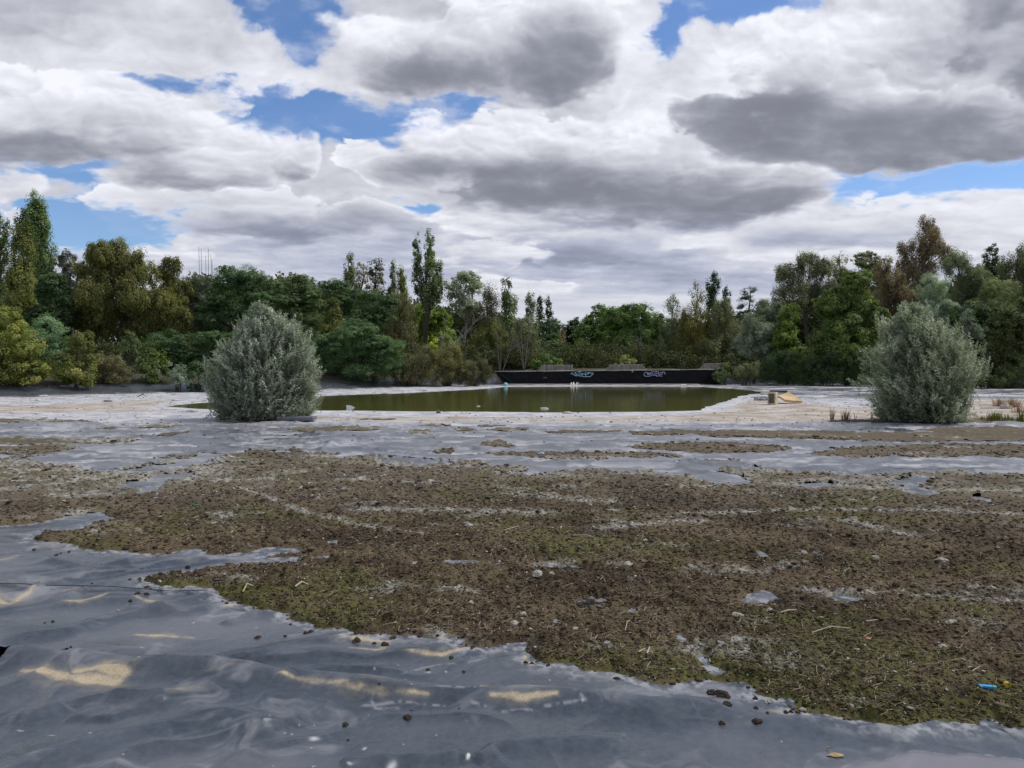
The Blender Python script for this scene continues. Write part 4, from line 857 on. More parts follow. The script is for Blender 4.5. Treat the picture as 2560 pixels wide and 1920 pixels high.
T('aspen_tree', 'airy pale silvery tree with many thin grey branches', 'tree', 'sparse', 60, [(1162, 715, 42, 40), (1190, 705, 26, 34), (1140, 750, 30, 40), (1175, 770, 36, 36)], 1155, bark=PALE, limbs=46, dmul=1.8, tr=.14)
T('broadleaf_tree', 'dark brownish green tree right of the airy silvery tree', 'tree', 'birch', 57, [(1222, 750, 30, 48), (1212, 812, 38, 52), (1235, 850, 36, 50)], 1220, cols=[(.030, .030, .014), (.055, .052, .024), (.080, .075, .036)], dmul=1.5)
T('poplar_tree', 'dark poplar with leaning top, right of the brownish green tree', 'tree', 'poplar', 62, [(1264, 724, 16, 40), (1272, 782, 24, 46), (1266, 840, 28, 50)], 1266)
T('poplar_tree', 'pale thin poplar with brown tints, left of the last dark poplar pair', 'tree', 'poplar', 66, [(1327, 768, 15, 40), (1328, 820, 20, 50)], 1327, cols=GROL, bark=PALE)
T('poplar_tree', 'small dark poplar, left one of the farthest pair', 'tree', 'poplar', 74, [(1349, 768, 10, 32), (1350, 810, 14, 40)], 1349, cols=DARK)
T('poplar_tree', 'small dark poplar, right one of the farthest pair', 'tree', 'poplar', 74, [(1372, 768, 10, 32), (1373, 812, 14, 40)], 1372, cols=DARK)
T('birch_tree', 'olive birch with thin pale stems behind the left end of the wall', 'tree', 'birch', 56, [(1230, 860, 40, 58), (1200, 880, 34, 50), (1262, 895, 34, 40)], 1228, cols=OLIVE, bark=PALE, limbs=24)
T('birch_tree', 'brown green birch with many thin stems over the black wall', 'tree', 'birch', 55, [(1300, 840, 38, 52), (1318, 885, 44, 44), (1285, 890, 36, 40)], 1302, cols=MUTE, bark=PALE, limbs=34, dmul=.95)
T('broadleaf_tree', 'green drooping tree right of the brown green birch', 'tree', 'robinia', 62, [(1378, 825, 34, 38), (1365, 870, 44, 42), (1400, 880, 34, 40)], 1376)
T('shrub', 'bright green shrub behind the left concrete parapet', 'shrub', 'broad', 53, [(1368, 900, 26, 20), (1340, 908, 20, 16), (1392, 908, 18, 16)], 1368, cols=BRIGHT, trunk=2)
T('dying_tree', 'reddish brown tree with a forked pale trunk', 'tree', 'birch', 64, [(1398, 850, 18, 30), (1404, 890, 20, 30)], 1398, cols=RED, bark=PALE)
T('broadleaf_tree', 'dark rounded tree in the dip of the treeline', 'tree', 'broad', 68, [(1438, 830, 34, 34), (1420, 862, 46, 44), (1400, 850, 30, 34)], 1438, cols=DARK)
T('broadleaf_tree', 'yellowish green slim tree left of the big green group', 'tree', 'broad', 58, [(1452, 878, 24, 40), (1470, 900, 26, 30), (1425, 900, 24, 26)], 1452, cols=OLIVE)
T('broadleaf_tree', 'low green tree at the left of the big bright group', 'tree', 'broad', 66, [(1505, 806, 44, 40), (1475, 845, 44, 44), (1530, 850, 56, 54)], 1508, cols=BRIGHT)
T('broadleaf_tree', 'tall bright green rounded tree behind the middle parapet', 'tree', 'broad', 62, [(1592, 800, 50, 50), (1550, 812, 50, 50), (1634, 822, 36, 50), (1580, 865, 84, 54)], 1588, cols=BRIGHT, limbs=14)
T('shrub', 'pale yellow green round bush above the middle parapet', 'shrub', 'broad', 54, [(1568, 903, 27, 17), (1555, 912, 24, 12)], 1568, cols=[(.08, .09, .03), (.14, .15, .05), (.18, .19, .08)], trunk=2)
T('birch_tree', 'pale topped birch with drooping twigs, leftmost of the birch group', 'tree', 'birch', 60, [(1682, 762, 25, 32), (1682, 820, 34, 50), (1670, 870, 40, 50)], 1682, cols=GROL, bark=PALE, limbs=22)
T('birch_tree', 'olive brown birch with a pointed top beside the dark poplar', 'tree', 'birch', 58, [(1742, 742, 20, 40), (1735, 805, 42, 56), (1738, 870, 54, 50)], 1740, cols=[(.040, .040, .013), (.078, .068, .022), (.10, .090, .035)], bark=PALE, limbs=26, dmul=1.2)
T('birch_tree', 'broad olive birch below the dark poplar tops on the right', 'tree', 'birch', 57, [(1800, 800, 40, 54), (1825, 840, 38, 56), (1790, 880, 56, 44)], 1806, cols=MUTE, bark=PALE, limbs=26, dmul=1.3)
T('poplar_tree', 'dark green poplar top rising above the birch group', 'tree', 'poplar', 70, [(1783, 714, 18, 38), (1784, 770, 24, 50)], 1783, cols=DARK)
T('poplar_tree', 'small dark poplar just right of the poplar above the birches', 'tree', 'poplar', 71, [(1817, 738, 11, 28), (1818, 780, 16, 40)], 1817, cols=DARK)
T('pine_tree', 'dark bluish pine with an irregular flat top', 'tree', 'pine', 64, [(1875, 728, 22, 24), (1862, 755, 24, 22), (1895, 762, 22, 20), (1872, 790, 36, 26)], 1874)
T('willow_tree', 'grey willow crown right of the dark pine', 'tree', 'willow', 58, [(1920, 778, 42, 32), (1950, 800, 36, 40), (1900, 830, 46, 40)], 1920, cols=[(.045, .055, .040), (.080, .092, .070), (.115, .125, .10)])
T('willow_tree', 'rounded silver grey willow above the right end of the wall', 'tree', 'willow', 52, [(1885, 826, 42, 42), (1872, 862, 38, 44), (1905, 880, 40, 40)], 1885, cols=[(.060, .070, .055), (.10, .115, .092), (.15, .165, .135)])
T('broadleaf_tree', 'brownish tree rising behind the right hand willows', 'tree', 'birch', 64, [(1975, 690, 36, 40), (2018, 668, 38, 42), (2058, 690, 36, 44), (2000, 740, 64, 50), (2060, 750, 50, 50), (1948, 735, 22, 36)], 2010, cols=[(.045, .048, .030), (.080, .080, .048), (.11, .105, .065)], limbs=24)
T('broadleaf_tree', 'small round topped tree between the brownish tree and the big green one', 'tree', 'birch', 66, [(2104, 655, 22, 28), (2108, 700, 28, 40)], 2104, cols=MUTE)
T('broadleaf_tree', 'bright green pointed tree left of the big green tree', 'tree', 'broad', 51, [(1970, 795, 30, 50), (1955, 850, 38, 46), (1985, 880, 34, 40)], 1968, cols=YGR)
T('broadleaf_tree', 'big full green tree in front on the right', 'tree', 'broad', 49, [(2135, 718, 44, 54), (2085, 765, 46, 56), (2170, 790, 46, 62), (2105, 845, 84, 62), (2060, 880, 60, 50), (2160, 890, 50, 60)], 2118, cols=[(.030, .046, .012), (.060, .080, .022), (.085, .102, .032)], limbs=16, dmul=1.15)
T('broadleaf_tree', 'thin olive crown behind the top of the big green tree', 'tree', 'sparse', 64, [(2168, 656, 34, 28), (2180, 700, 40, 40)], 2170, cols=MUTE, dmul=2.)
T('birch_tree', 'tall reddish brown birch, highest crown of the right side', 'tree', 'birch', 60, [(2315, 588, 36, 44), (2276, 640, 38, 50), (2334, 640, 34, 52), (2300, 690, 56, 44)], 2306, cols=RED, bark=PALE, limbs=40, dmul=1.15)
T('birch_tree', 'brown drooping birch left of the tall reddish one', 'tree', 'birch', 58, [(2225, 702, 42, 55), (2214, 660, 22, 26), (2230, 760, 50, 50), (2255, 810, 50, 50)], 2228, cols=[(.055, .040, .024), (.092, .068, .042), (.12, .095, .060)], bark=GREYB, limbs=30)
T('willow_tree', 'silvery willow below the tall reddish birch', 'tree', 'willow', 52, [(2325, 722, 40, 42), (2345, 772, 46, 38), (2370, 800, 40, 50), (2300, 790, 40, 50)], 2330, cols=[(.075, .090, .070), (.13, .15, .12), (.19, .21, .175)])
T('willow_tree', 'large grey green willow right of the reddish birch', 'tree', 'willow', 56, [(2395, 680, 46, 52), (2440, 705, 42, 52), (2420, 760, 60, 60)], 2410, cols=GROL, dmul=1.1)
T('broadleaf_tree', 'dark narrow crown tip near the upper right treeline', 'tree', 'broad', 62, [(2478, 640, 20, 36), (2490, 690, 30, 40), (2462, 690, 24, 40)], 2478, cols=DARK)
T('broadleaf_tree', 'olive brown tree against the right edge of the photo', 'tree', 'birch', 56, [(2535, 672, 44, 54), (2550, 740, 60, 60), (2610, 690, 60, 70), (2690, 700, 60, 80)], 2550, cols=MUTE, dmul=1.2)
T('willow_tree', 'yellowish green willow crown near the right edge', 'tree', 'willow', 52, [(2495, 730, 44, 48), (2470, 780, 46, 46)], 2492, cols=[(.055, .066, .028), (.098, .11, .048), (.13, .14, .07)])
T('broadleaf_tree', 'dark green dense tree behind the right willow bush', 'tree', 'broad', 47, [(2432, 808, 50, 60), (2400, 870, 56, 60), (2460, 900, 56, 60)], 2430, cols=DARK, dmul=1.1)
T('broadleaf_tree', 'dark olive dense tree at the lower right edge', 'tree', 'broad', 45, [(2515, 830, 56, 68), (2560, 800, 50, 70), (2530, 905, 66, 56), (2600, 900, 60, 60)], 2530, cols=[(.026, .034, .012), (.045, .054, .020), (.066, .072, .030)], dmul=1.1)
T('small_willow', 'small silvery willow between the dark trees behind the right bush', 'tree', 'willow', 44, [(2420, 795, 22, 24), (2440, 830, 26, 24), (2400, 850, 30, 26)], 2420, cols=GREY, dmul=.7)
# lower storey on the right bank
T('bramble_thicket', 'dark bramble thicket under the grey willow, right of the wall', 'thicket', 'scrub', 49.5, [(1962, 915, 56, 40), (1935, 940, 36, 22), (2000, 940, 44, 24)], 1965, cols=DARK, trunk=2, limbs=8)
T('bramble_thicket', 'dark thicket at the foot of the big green tree', 'thicket', 'scrub', 48, [(2060, 915, 62, 46), (2110, 935, 56, 30), (2030, 945, 46, 22)], 2065, cols=DARK, trunk=2, limbs=8)
T('bramble_thicket', 'dark thicket just left of the right willow bush', 'thicket', 'scrub', 47, [(2180, 915, 60, 50), (2230, 940, 60, 36)], 2190, cols=DARK, trunk=2, limbs=8)
T('bramble_thicket', 'dark ground level thicket behind the right willow bush', 'thicket', 'scrub', 45, [(2330, 920, 66, 50), (2300, 880, 60, 50), (2400, 945, 60, 34)], 2330, cols=DARK, trunk=2, limbs=8)
T('bramble_thicket', 'dark low thicket at the right edge of the photo', 'thicket', 'scrub', 43.5, [(2490, 945, 60, 36), (2560, 940, 60, 40), (2640, 930, 60, 50)], 2520, cols=[(.026, .034, .012), (.048, .056, .022), (.070, .080, .032)], trunk=2, limbs=8)
T('shrub', 'small dark green bush at the right end of the wall', 'shrub', 'broad', 48.6, [(1812, 930, 23, 24), (1800, 942, 20, 16)], 1812, cols=[(.024, .036, .014), (.045, .060, .024), (.066, .082, .036)], trunk=2)
T('shrub', 'brown tinted bush between the wall end and the dark thicket', 'shrub', 'scrub', 48.6, [(1858, 930, 30, 24), (1880, 922, 26, 24)], 1862, cols=MUTE, trunk=2)
# left bank, front row
T('broadleaf_tree', 'green feathery tree behind the left willow bush, low crown', 'tree', 'robinia', 45, [(640, 850, 60, 56), (700, 850, 56, 60), (740, 895, 50, 58), (580, 880, 50, 60), (700, 930, 60, 40)], 670, limbs=12)
T('robinia_tree', 'nearest dark green feathery tree on the pond bank', 'tree', 'robinia', 45.5, [(880, 850, 76, 58), (950, 872, 64, 58), (820, 885, 52, 60), (900, 925, 92, 46), (980, 895, 38, 60)], 890, limbs=16, dmul=1.1)
T('broadleaf_tree', 'olive round topped small tree between the feathery trees', 'tree', 'broad', 50, [(830, 778, 24, 34), (828, 820, 34, 40)], 830, cols=OLIVE)
T('broadleaf_tree', 'yellow olive leafy tree filling the left edge', 'tree', 'broad', 35.5, [(16, 822, 46, 62), (62, 862, 44, 58), (30, 925, 72, 54), (85, 935, 40, 46), (-50, 860, 60, 90), (-40, 940, 70, 40)], 30, cols=YEL, dmul=1.1)
T('broadleaf_tree', 'pale bluish green tree just right of the yellow olive one', 'tree', 'robinia', 38, [(110, 820, 40, 42), (140, 850, 34, 40), (110, 880, 46, 50)], 118, cols=[(.045, .075, .042), (.080, .115, .070), (.115, .15, .10)])
T('broadleaf_tree', 'olive green upright tree beside the pale bluish one', 'tree', 'broad', 37, [(200, 862, 32, 58), (172, 915, 46, 52), (215, 930, 34, 44)], 190, cols=OLIVE)
T('shrub', 'brown twiggy scrub bush under the big weeping tree', 'shrub', 'scrub', 38.5, [(268, 925, 48, 46), (250, 950, 50, 28), (305, 940, 36, 34)], 270, trunk=2, limbs=24)
T('shrub', 'dark green slender shrub in front of the weeping tree trunk', 'shrub', 'broad', 41, [(330, 860, 24, 42), (335, 915, 30, 50)], 332, cols=[(.030, .045, .020), (.055, .070, .032), (.075, .09, .04)], trunk=2, limbs=12)
T('shrub', 'mid green full shrub right of the slender dark one', 'shrub', 'broad', 39.5, [(386, 922, 38, 56), (400, 950, 36, 30), (372, 890, 24, 40)], 386, cols=[(.035, .050, .018), (.065, .082, .028), (.09, .10, .036)], trunk=2, limbs=10)
T('shrub', 'silvery willow shrub standing at the left shore', 'shrub', 'willow', 38.5, [(440, 925, 22, 38), (448, 950, 24, 24)], 440, cols=GREY, trunk=2, limbs=8)
T('robinia_tree', 'low dark green feathery tree behind the silvery shore shrub', 'tree', 'robinia', 44, [(420, 850, 52, 32), (475, 862, 50, 36), (530, 860, 46, 50), (440, 890, 50, 40), (500, 920, 56, 50)], 470)
T('shrub', 'dark shrub tucked left of the left willow bush', 'shrub', 'broad', 39, [(492, 940, 38, 38), (530, 940, 30, 40)], 500, cols=DARK, trunk=2, limbs=6)
T('bramble_thicket', 'reddish brown thicket at the pond bank, left part', 'thicket', 'scrub', 46.5, [(1030, 922, 50, 38), (1005, 940, 40, 24), (1055, 890, 36, 36)], 1030, cols=BROWN, trunk=2, limbs=26)
T('shrub', 'light green bush inside the brown pond bank thicket', 'shrub', 'broad', 47, [(1022, 905, 18, 18), (1018, 920, 20, 16)], 1020, cols=BRIGHT, trunk=2)
T('bramble_thicket', 'olive brown thicket at the pond bank, middle part', 'thicket', 'scrub', 47, [(1120, 912, 52, 46), (1090, 935, 50, 28), (1150, 935, 40, 28), (1120, 880, 40, 30)], 1118, cols=[(.050, .046, .020), (.085, .075, .035), (.11, .10, .05)], trunk=2, limbs=26)
T('bramble_thicket', 'dark olive thicket touching the left end of the wall', 'thicket', 'scrub', 47.2, [(1192, 928, 44, 38), (1170, 945, 36, 22), (1215, 945, 26, 20)], 1192, cols=[(.036, .034, .018), (.060, .056, .030), (.085, .080, .042)], trunk=2, limbs=14)

# bare poles above the grey willow
o = thing('bare_sapling_poles', 'five thin bare dead stems sticking up above the grey willow', 'dead tree', tuple(at(508, 900, 58)))
parts = []
for px_, y0, lean in ((497, 617, -3), (503, 621, 2), (514, 639, -2), (521, 622, 4), (527, 636, -8), (530, 650, -6)):
    a, b_ = at(px_ - lean, 900, 58), at(px_, y0, 58); a.z = 0.3
    parts.append(tube([np.array(a) - np.array(o.location), np.array(a.lerp(b_, .6)) - np.array(o.location) + [.05, 0, 0], np.array(b_) - np.array(o.location)], [.04, .025, .012], 5))
V, F = join(parts); link('stems', mesh_np('stems', V, F, mats=[GREYB], smooth=True), o)

# leaning bare trees with pale forked trunks in front of the wood
def bare_tree(label, D, base, tips, bark=PALE, r=.07):
    a = at(base, 900, D); a.z = ground_z(a.x, a.y); o = thing('bare_tree', label, 'dead tree', tuple(a)); P = []; O = np.array(a); rs_ = np.random.RandomState(int(base))
    for tx, ty in tips:
        e = np.array(at(tx, ty, D + rs_.uniform(-1, 1))) - O; m_ = e * .5 + np.array([rs_.normal(0, .12), 0, .1]); P.append(tube([np.array([0, 0, -.1]), m_, e], [r, r * .6, r * .15], 5))
        for k in range(7):
            t = rs_.uniform(.45, .95); s = m_ + (e - m_) * (t - .5) * 2 if t > .5 else m_ * t * 2; q = s + np.array([rs_.normal(0, .6), rs_.normal(0, .4), rs_.uniform(.2, .9)]); P.append(tube([s, (s + q) / 2 + [0, 0, .06], q], [r * .3, r * .18, r * .06], 4))
    V, F = join(P); link('trunk', mesh_np('trunk', V, F, mats=[bark], smooth=True), o)
bare_tree('leaning bare tree with grey branches right of the yellow sapling', 50.5, 1100, [(1200, 790), (1118, 790), (1160, 820)])
bare_tree('bare many stemmed tree rising from behind the black wall', 52, 1250, [(1256, 800), (1232, 770), (1290, 810)], r=.04, bark=GREYB)
bare_tree('bare forked tree with pale bark over the middle of the left wall', 53, 1310, [(1330, 770), (1300, 790), (1345, 830), (1285, 820)], r=.04, bark=GREYB)
bare_tree('thin bare pale trunk between the bright green tree and the birches', 55, 1607, [(1590, 840), (1600, 815)], r=.04, bark=GREYB)

# the wood behind, closing the gaps
def far_wood():
    rs_ = np.random.RandomState(5); C = []; Co = []
    SK = [(-900, 700), (-300, 690), (0, 700), (200, 720), (500, 690), (760, 690), (1000, 735), (1250, 780), (1400, 850), (1480, 850), (1600, 800), (1800, 790), (2000, 740), (2200, 700), (2600, 690), (3000, 690), (3600, 700)]
    for i in range(6500):
        px_ = rs_.uniform(-900, 3500); D = rs_.uniform(70, 84); top = np.interp(px_, [s[0] for s in SK], [s[1] for s in SK]) + 20 + 16 * float(perlin(px_ / 60., D * 0, 9))
        p = np.array(at(px_, 900, D)); zt = float(at(px_, top, D).z); z = .8 + (zt - .8) * rs_.rand() ** .8; s = rs_.uniform(.8, 1.5); n = 60
        u = rs_.normal(size=(n, 3)); u /= np.linalg.norm(u, axis=1, keepdims=True); C.append(np.array([p[0], p[1], z]) + u * s * rs_.uniform(.3, 1, (n, 1)) * [1, 1, .7])
        k = rs_.rand(); c = np.array([.026, .038, .016]) * (1 - k) + np.array([.058, .066, .030]) * k; Co.append(1.8 * c * rs_.uniform(.8, 1.2, (n, 1)))
    C = np.concatenate(C); C[:, 2] = np.maximum(C[:, 2], .5); Co = np.concatenate(Co); n = len(C)
    V, F = leaf_quads(C, rs_.normal(size=(n, 3)) + [0, -.4, .4], rs_.uniform(.3, .5, n), rs_.uniform(.2, .3, n), rs_)
    link('woods', mesh_np('woods', V, F, None, np.repeat(Co.astype(np.float32), 4, 0), [LEAFM]), kind='stuff', label='far wood closing the gaps behind the trees')
far_wood()

# the two willow bushes standing on the liner
WILM = foliage_mat('willow_leaves', .22, .5)
def willow_bush(label, D, base, prof, seed, lean, cols, nsh, wild=.2):
    """shoots rise from the base to the outline; leaves sit along every shoot. prof: (py, left px, right px)"""
    rs_ = np.random.RandomState(seed); b = at(base, 900, D); root = Vector((b.x, D, ground_z(b.x, D))); o = thing('willow_bush', label, 'bush', root)
    s_ = D / F_PX; ys = np.array([p[0] for p in prof], float); z = CAM_H - (ys - HOR) * s_ - root.z
    xl = (np.array([p[1] for p in prof]) - base) * s_; xr = (np.array([p[2] for p in prof]) - base) * s_
    order = np.argsort(z); z, xl, xr = z[order], xl[order], xr[order]; H = z[-1]
    def outline(h, a):
        l, r = np.interp(h, z, xl), np.interp(h, z, xr); cx = (l + r) / 2; w = (r - l) / 2
        return cx + w * math.cos(a), w * .82 * math.sin(a)
    stems = []; C = []; A = []; Co = []; LL = []; pal = np.array(cols)
    nst = 34; main = []
    for i in range(nst):
        a = rs_.uniform(0, 6.283); h = H * rs_.uniform(.45, .9); x, y = outline(h, a); f = rs_.uniform(.3, .8)
        q = np.array([x * f, y * f, h]); s = np.array([rs_.normal(0, .14), rs_.normal(0, .14), 0]); m_ = s * .3 + q * np.array([.65, .65, .45]); main.append((s, m_, q)); stems.append(tube([s, m_, q], [.022, .015, .005], 5))
    for i in range(nsh):
        h = H * (1 - rs_.rand() ** 1.25) if rs_.rand() < .75 else H * rs_.uniform(.0, .4); h = max(h, .06); a = rs_.uniform(0, 6.283); f = rs_.uniform(.30, 1.02) ** .55
        if h / H > .9: f *= rs_.uniform(.3, 1)
        wn = .92 + wild * (float(perlin(a * 1.4 + seed, h * 1.5, 4)) + .6 * float(perlin(a * 3.5, h * 3.6, 7))); x, y = outline(h, a); cx0 = (np.interp(h, z, xl) + np.interp(h, z, xr)) / 2
        tip = np.array([cx0 + (x - cx0) * f * wn, y * f * wn, h * (.99 + .35 * (wn - .92))]); L = rs_.uniform(.32, .62) * (1.15 if f > .85 else 1) * (H / 3)
        cxm = (np.interp(h, z, xl) + np.interp(h, z, xr)) / 2; out_ = np.array([tip[0] - cxm, tip[1], 0]); out_ /= np.linalg.norm(out_) + .05
        up = .45 + .75 * (h / H); d = out_ * rs_.uniform(.35, 1.0) * (1.25 - h / H) + np.array([lean * rs_.uniform(.2, 1.4), 0, up]) + rs_.normal(0, .22, 3); d /= np.linalg.norm(d)
        if f > .8 and rs_.rand() < .22: L *= 1.25; tip = tip + d * rs_.uniform(.06, .24)
        st = tip - d * L; st[2] = max(st[2], .02); sag = rs_.uniform(.02, .13)
        n = int(L / .0155); t = np.linspace(.02, 1, n); pos = st + (tip - st) * t[:, None]; pos[:, 2] += sag * (t * (1 - t)) * 2 * L; pos += out_ * (sag * .6 * (t ** 2) * L)[:, None]
        side = rs_.uniform(0, 6.283, n); e1 = np.cross(d, (0, 0, 1.)); e1 /= np.linalg.norm(e1) + 1e-6; e2 = np.cross(d, e1)
        rr = np.cos(side)[:, None] * e1 + np.sin(side)[:, None] * e2; al = d * rs_.uniform(.7, 1.3, (n, 1)) + rr * .7 + np.array([0, 0, -.08])
        ln = .092 * rs_.uniform(.7, 1.25, n) * (.65 + .45 * np.sin(np.pi * np.clip(t, .1, .95)))
        C.append(pos + al / np.linalg.norm(al, axis=1, keepdims=True) * ln[:, None] * .5); A.append(al)
        k = rs_.rand(); c = (pal[0] * (1 - k) + pal[1] * k) if rs_.rand() < .55 else (pal[1] * (1 - k) + pal[2] * k)
        Co.append(c * rs_.uniform(.75, 1.3, (n, 1)) * (.58 + .72 * t[:, None])); LL.append(ln)  # leaves coloured darker inward for the bush's inner shade; young tips silvery
        if i % 5 == 0: stems.append(tube([st, (st + tip) / 2 + [0, 0, sag * .5 * L], tip], [.006, .004, .0015], 3))
    C = np.concatenate(C); A = np.concatenate(A); Co = np.concatenate(Co).astype(np.float32); LL = np.concatenate(LL); ok = C[:, 2] > .015; C, A, Co, LL = C[ok], A[ok], Co[ok], LL[ok]
    N_ = rs_.normal(0, .6, C.shape) + np.array([0, -.1, .75]); V, F = leaf_quads(C, N_, LL * 1.12, LL * .21, rs_, A); print('willow leaves', len(F))
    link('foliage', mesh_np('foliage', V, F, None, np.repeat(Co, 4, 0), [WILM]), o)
    V, F = join(stems); link('stems', mesh_np('stems', V, F, mats=[GREYB], smooth=True), o)
WCOL = [(.17, .205, .145), (.31, .36, .28), (.50, .54, .46)]
willow_bush('dense upright silver green willow bush growing from the liner on the left', 20.7, 650, [(1048, 545, 775), (1020, 520, 795), (960, 510, 808), (900, 520, 808), (860, 545, 795), (835, 575, 778), (808, 598, 748), (785, 625, 705), (770, 638, 662)], 3, .05, WCOL, 4600, .24)
willow_bush('wind swept silver green willow bush with curling tips on the right', 19.8, 2305, [(1058, 2215, 2405), (1030, 2190, 2415), (985, 2172, 2430), (930, 2160, 2442), (885, 2178, 2430), (850, 2200, 2410), (820, 2212, 2365), (798, 2218, 2325), (782, 2240, 2312)], 8, -.30, [(.18, .215, .125), (.32, .375, .26), (.52, .56, .46)], 3700, .55)
print('leaves', leaf_total)

def undergrowth():
    """brambles and saplings too mixed to count, along the banks under the trees"""
    rs_ = np.random.RandomState(17); C = []; Co = []
    ROW = [(-900, 38), (-100, 38.5), (300, 42), (600, 46), (800, 48), (1000, 50), (1220, 53), (1500, 55), (1800, 54), (1900, 51), (2200, 50), (2500, 47.5), (3200, 46)]
    for i in range(5200):
        px_ = rs_.uniform(-700, 3100); D = np.interp(px_, [r[0] for r in ROW], [r[1] for r in ROW]) + rs_.uniform(0, 6); p = at(px_, 900, D); n = 46
        hmax = 1.4 + .9 * float(perlin(p.x * .4, p.y * .4, 5)); z = ground_hint(p.x, p.y) + hmax * rs_.rand() ** 1.2; s = rs_.uniform(.3, .6)
        u = rs_.normal(size=(n, 3)); u /= np.linalg.norm(u, axis=1, keepdims=True); C.append(np.array([p.x, p.y, z]) + u * s * rs_.uniform(.3, 1, (n, 1)))
        k = .5 + .5 * float(perlin(p.x * .25, p.y * .25, 8)); c = np.array([.030, .046, .016]) * (1 - k) + np.array([.062, .066, .028]) * k; Co.append(1.75 * c * rs_.uniform(.6, 1.35, (n, 1)))
    C = np.concatenate(C); Co = np.concatenate(Co); ok = C[:, 2] > .3; C, Co = C[ok], Co[ok]; n = len(C)
    V, F = leaf_quads(C, rs_.normal(size=(n, 3)) + [0, -.3, .6], rs_.uniform(.12, .2, n), rs_.uniform(.07, .12, n), rs_)
    link('undergrowth', mesh_np('undergrowth', V, F, None, np.repeat(Co.astype(np.float32), 4, 0), [LEAFM]), kind='stuff', label='mixed low undergrowth along the banks under the trees')
ground_hint = lambda x, y: float(grid_z(np.array([x]), np.array([y]), Z0)[0])
undergrowth()

# ------------------------------------------------------------------ the wall at the far end of the pond
import bmesh
def box_np(x0, x1, y0, y1, z0, z1):
    V = np.array([(x, y, z) for z in (z0, z1) for y in (y0, y1) for x in (x0, x1)], float)
    F = np.array([(0, 2, 3, 1), (4, 5, 7, 6), (0, 1, 5, 4), (2, 6, 7, 3), (0, 4, 6, 2), (1, 3, 7, 5)]); return V, F
def extrude_poly(pts, y0, y1, axis='y'):
    """outline in x,z extruded along y"""
    bm = bmesh.new(); f = bm.faces.new([bm.verts.new((x, y0, z)) for x, z in pts]); r = bmesh.ops.extrude_face_region(bm, geom=[f])
    for v in [g for g in r['geom'] if isinstance(g, bmesh.types.BMVert)]: v.co.y += y1 - y0
    bmesh.ops.recalc_face_normals(bm, faces=bm.faces[:]); return bm
def bm_obj(name, bm, m, parent=None, bevel=0, seg=2, smooth=False):
    if bevel: bmesh.ops.bevel(bm, geom=bm.edges[:], offset=bevel, segments=seg, affect='EDGES', profile=.6)
    me = bpy.data.meshes.new(name); bm.to_mesh(me); bm.free(); me.materials.append(m)
    if smooth: me.polygons.foreach_set('use_smooth', np.ones(len(me.polygons), bool))
    return link(name, me, parent)
def wbox(name, sx, sy, sz, m, parent=None, loc=(0, 0, 0), bevel=.01, jig=0., seed=0):
    bm = bmesh.new(); bmesh.ops.create_cube(bm, size=1); rs_ = random.Random(seed)
    for v in bm.verts: v.co = Vector((v.co.x * sx + rs_.uniform(-jig, jig), v.co.y * sy + rs_.uniform(-jig, jig), (v.co.z + .5) * sz + rs_.uniform(-jig, jig) * (v.co.z > 0)))
    o = bm_obj(name, bm, m, parent, bevel); o.location = loc; return o

WY = 49.45
def wx_(px): return (px - CX) / F_PX * WY * 1.0
wall = thing('retaining_wall', 'low wall hung with black liner and sprayed with two graffiti tags', 'wall', (6, WY, 0)); WO = np.array([6, WY, 0])
n, k = 260, 26; u = np.linspace(0, 1, n)[None, :]; v = np.linspace(0, 1, k)[:, None]
xt = wx_(1238) + (wx_(1800) - wx_(1238)) * u; xb = wx_(1262) + (wx_(1800) - wx_(1262)) * u
ztop = .835 + .145 * u + .008 * np.sin(u * 40) - .03 * np.abs(np.sin(u * 21)) ** 6; X = xb + (xt - xb) * v; Z = .03 + (ztop - .03) * v
yy = -.05 * (1 - v) - .02 * fbm(X * 1.5, Z * 3, 3, 201) - .028 * np.clip(1 - np.abs(perlin(X * 1.1 + Z * .9, Z * .7 + 0 * X, 202)) * 4, 0, 1) - .03 * np.clip(1 - np.abs(v - .96) * 25, 0, 1)
yy = yy - .09 * np.clip(1 - np.abs(v - .55) * 3, 0, 1) * sstep(.9, .99, u) - .05 * np.clip(1 - np.abs((u - .012) * 30 - (1 - v) * .6) * 3, 0, 1)
V = np.stack([X - 6, yy + 0 * X, Z + 0 * X], -1).reshape(-1, 3); V2 = V.copy(); V2[:, 1] = .10; i = np.arange(k - 1)[:, None] * n + np.arange(n - 1)[None]; F = np.stack([i, i + 1, i + n + 1, i + n], -1).reshape(-1, 4)
tl = NT('black_liner'); nz = tl.noise(6, 5, .6); nz2 = tl.noise(1.2, 4)
tl.set(Base_Color=tl.mix(tl.ramp(nz, [(.4, 0.), (.8, .5)]), (.004, .004, .006), (.016, .016, .020)), Roughness=tl.ramp(nz2, [(.3, .38), (.7, .6)])); tl.b.inputs['Specular IOR Level'].default_value = .16; tl.bump(nz, .25, .02)
link('liner_cover', mesh_np('liner_cover', V, F, mats=[tl.m], smooth=True), wall)
conc = NT('old_concrete'); cn = conc.noise(3, 7, .7); cn2 = conc.noise(22, 5, .7); mp = conc.n('ShaderNodeMapping'); tc_ = conc.n('ShaderNodeTexCoord'); conc.L.new(tc_.outputs['Object'], mp.inputs[0]); mp.inputs['Scale'].default_value = (9, 9, .7)
strk = conc.noise(1., 4, .6, mp.outputs[0]); cc_ = conc.mix(conc.ramp(cn, [(.35, 0.), (.65, 1.)]), (.25, .205, .18), (.40, .36, .32)); cc_ = conc.mix(conc.ramp(strk, [(.45, 0.), (.62, .75)]), cc_, (.13, .105, .09))
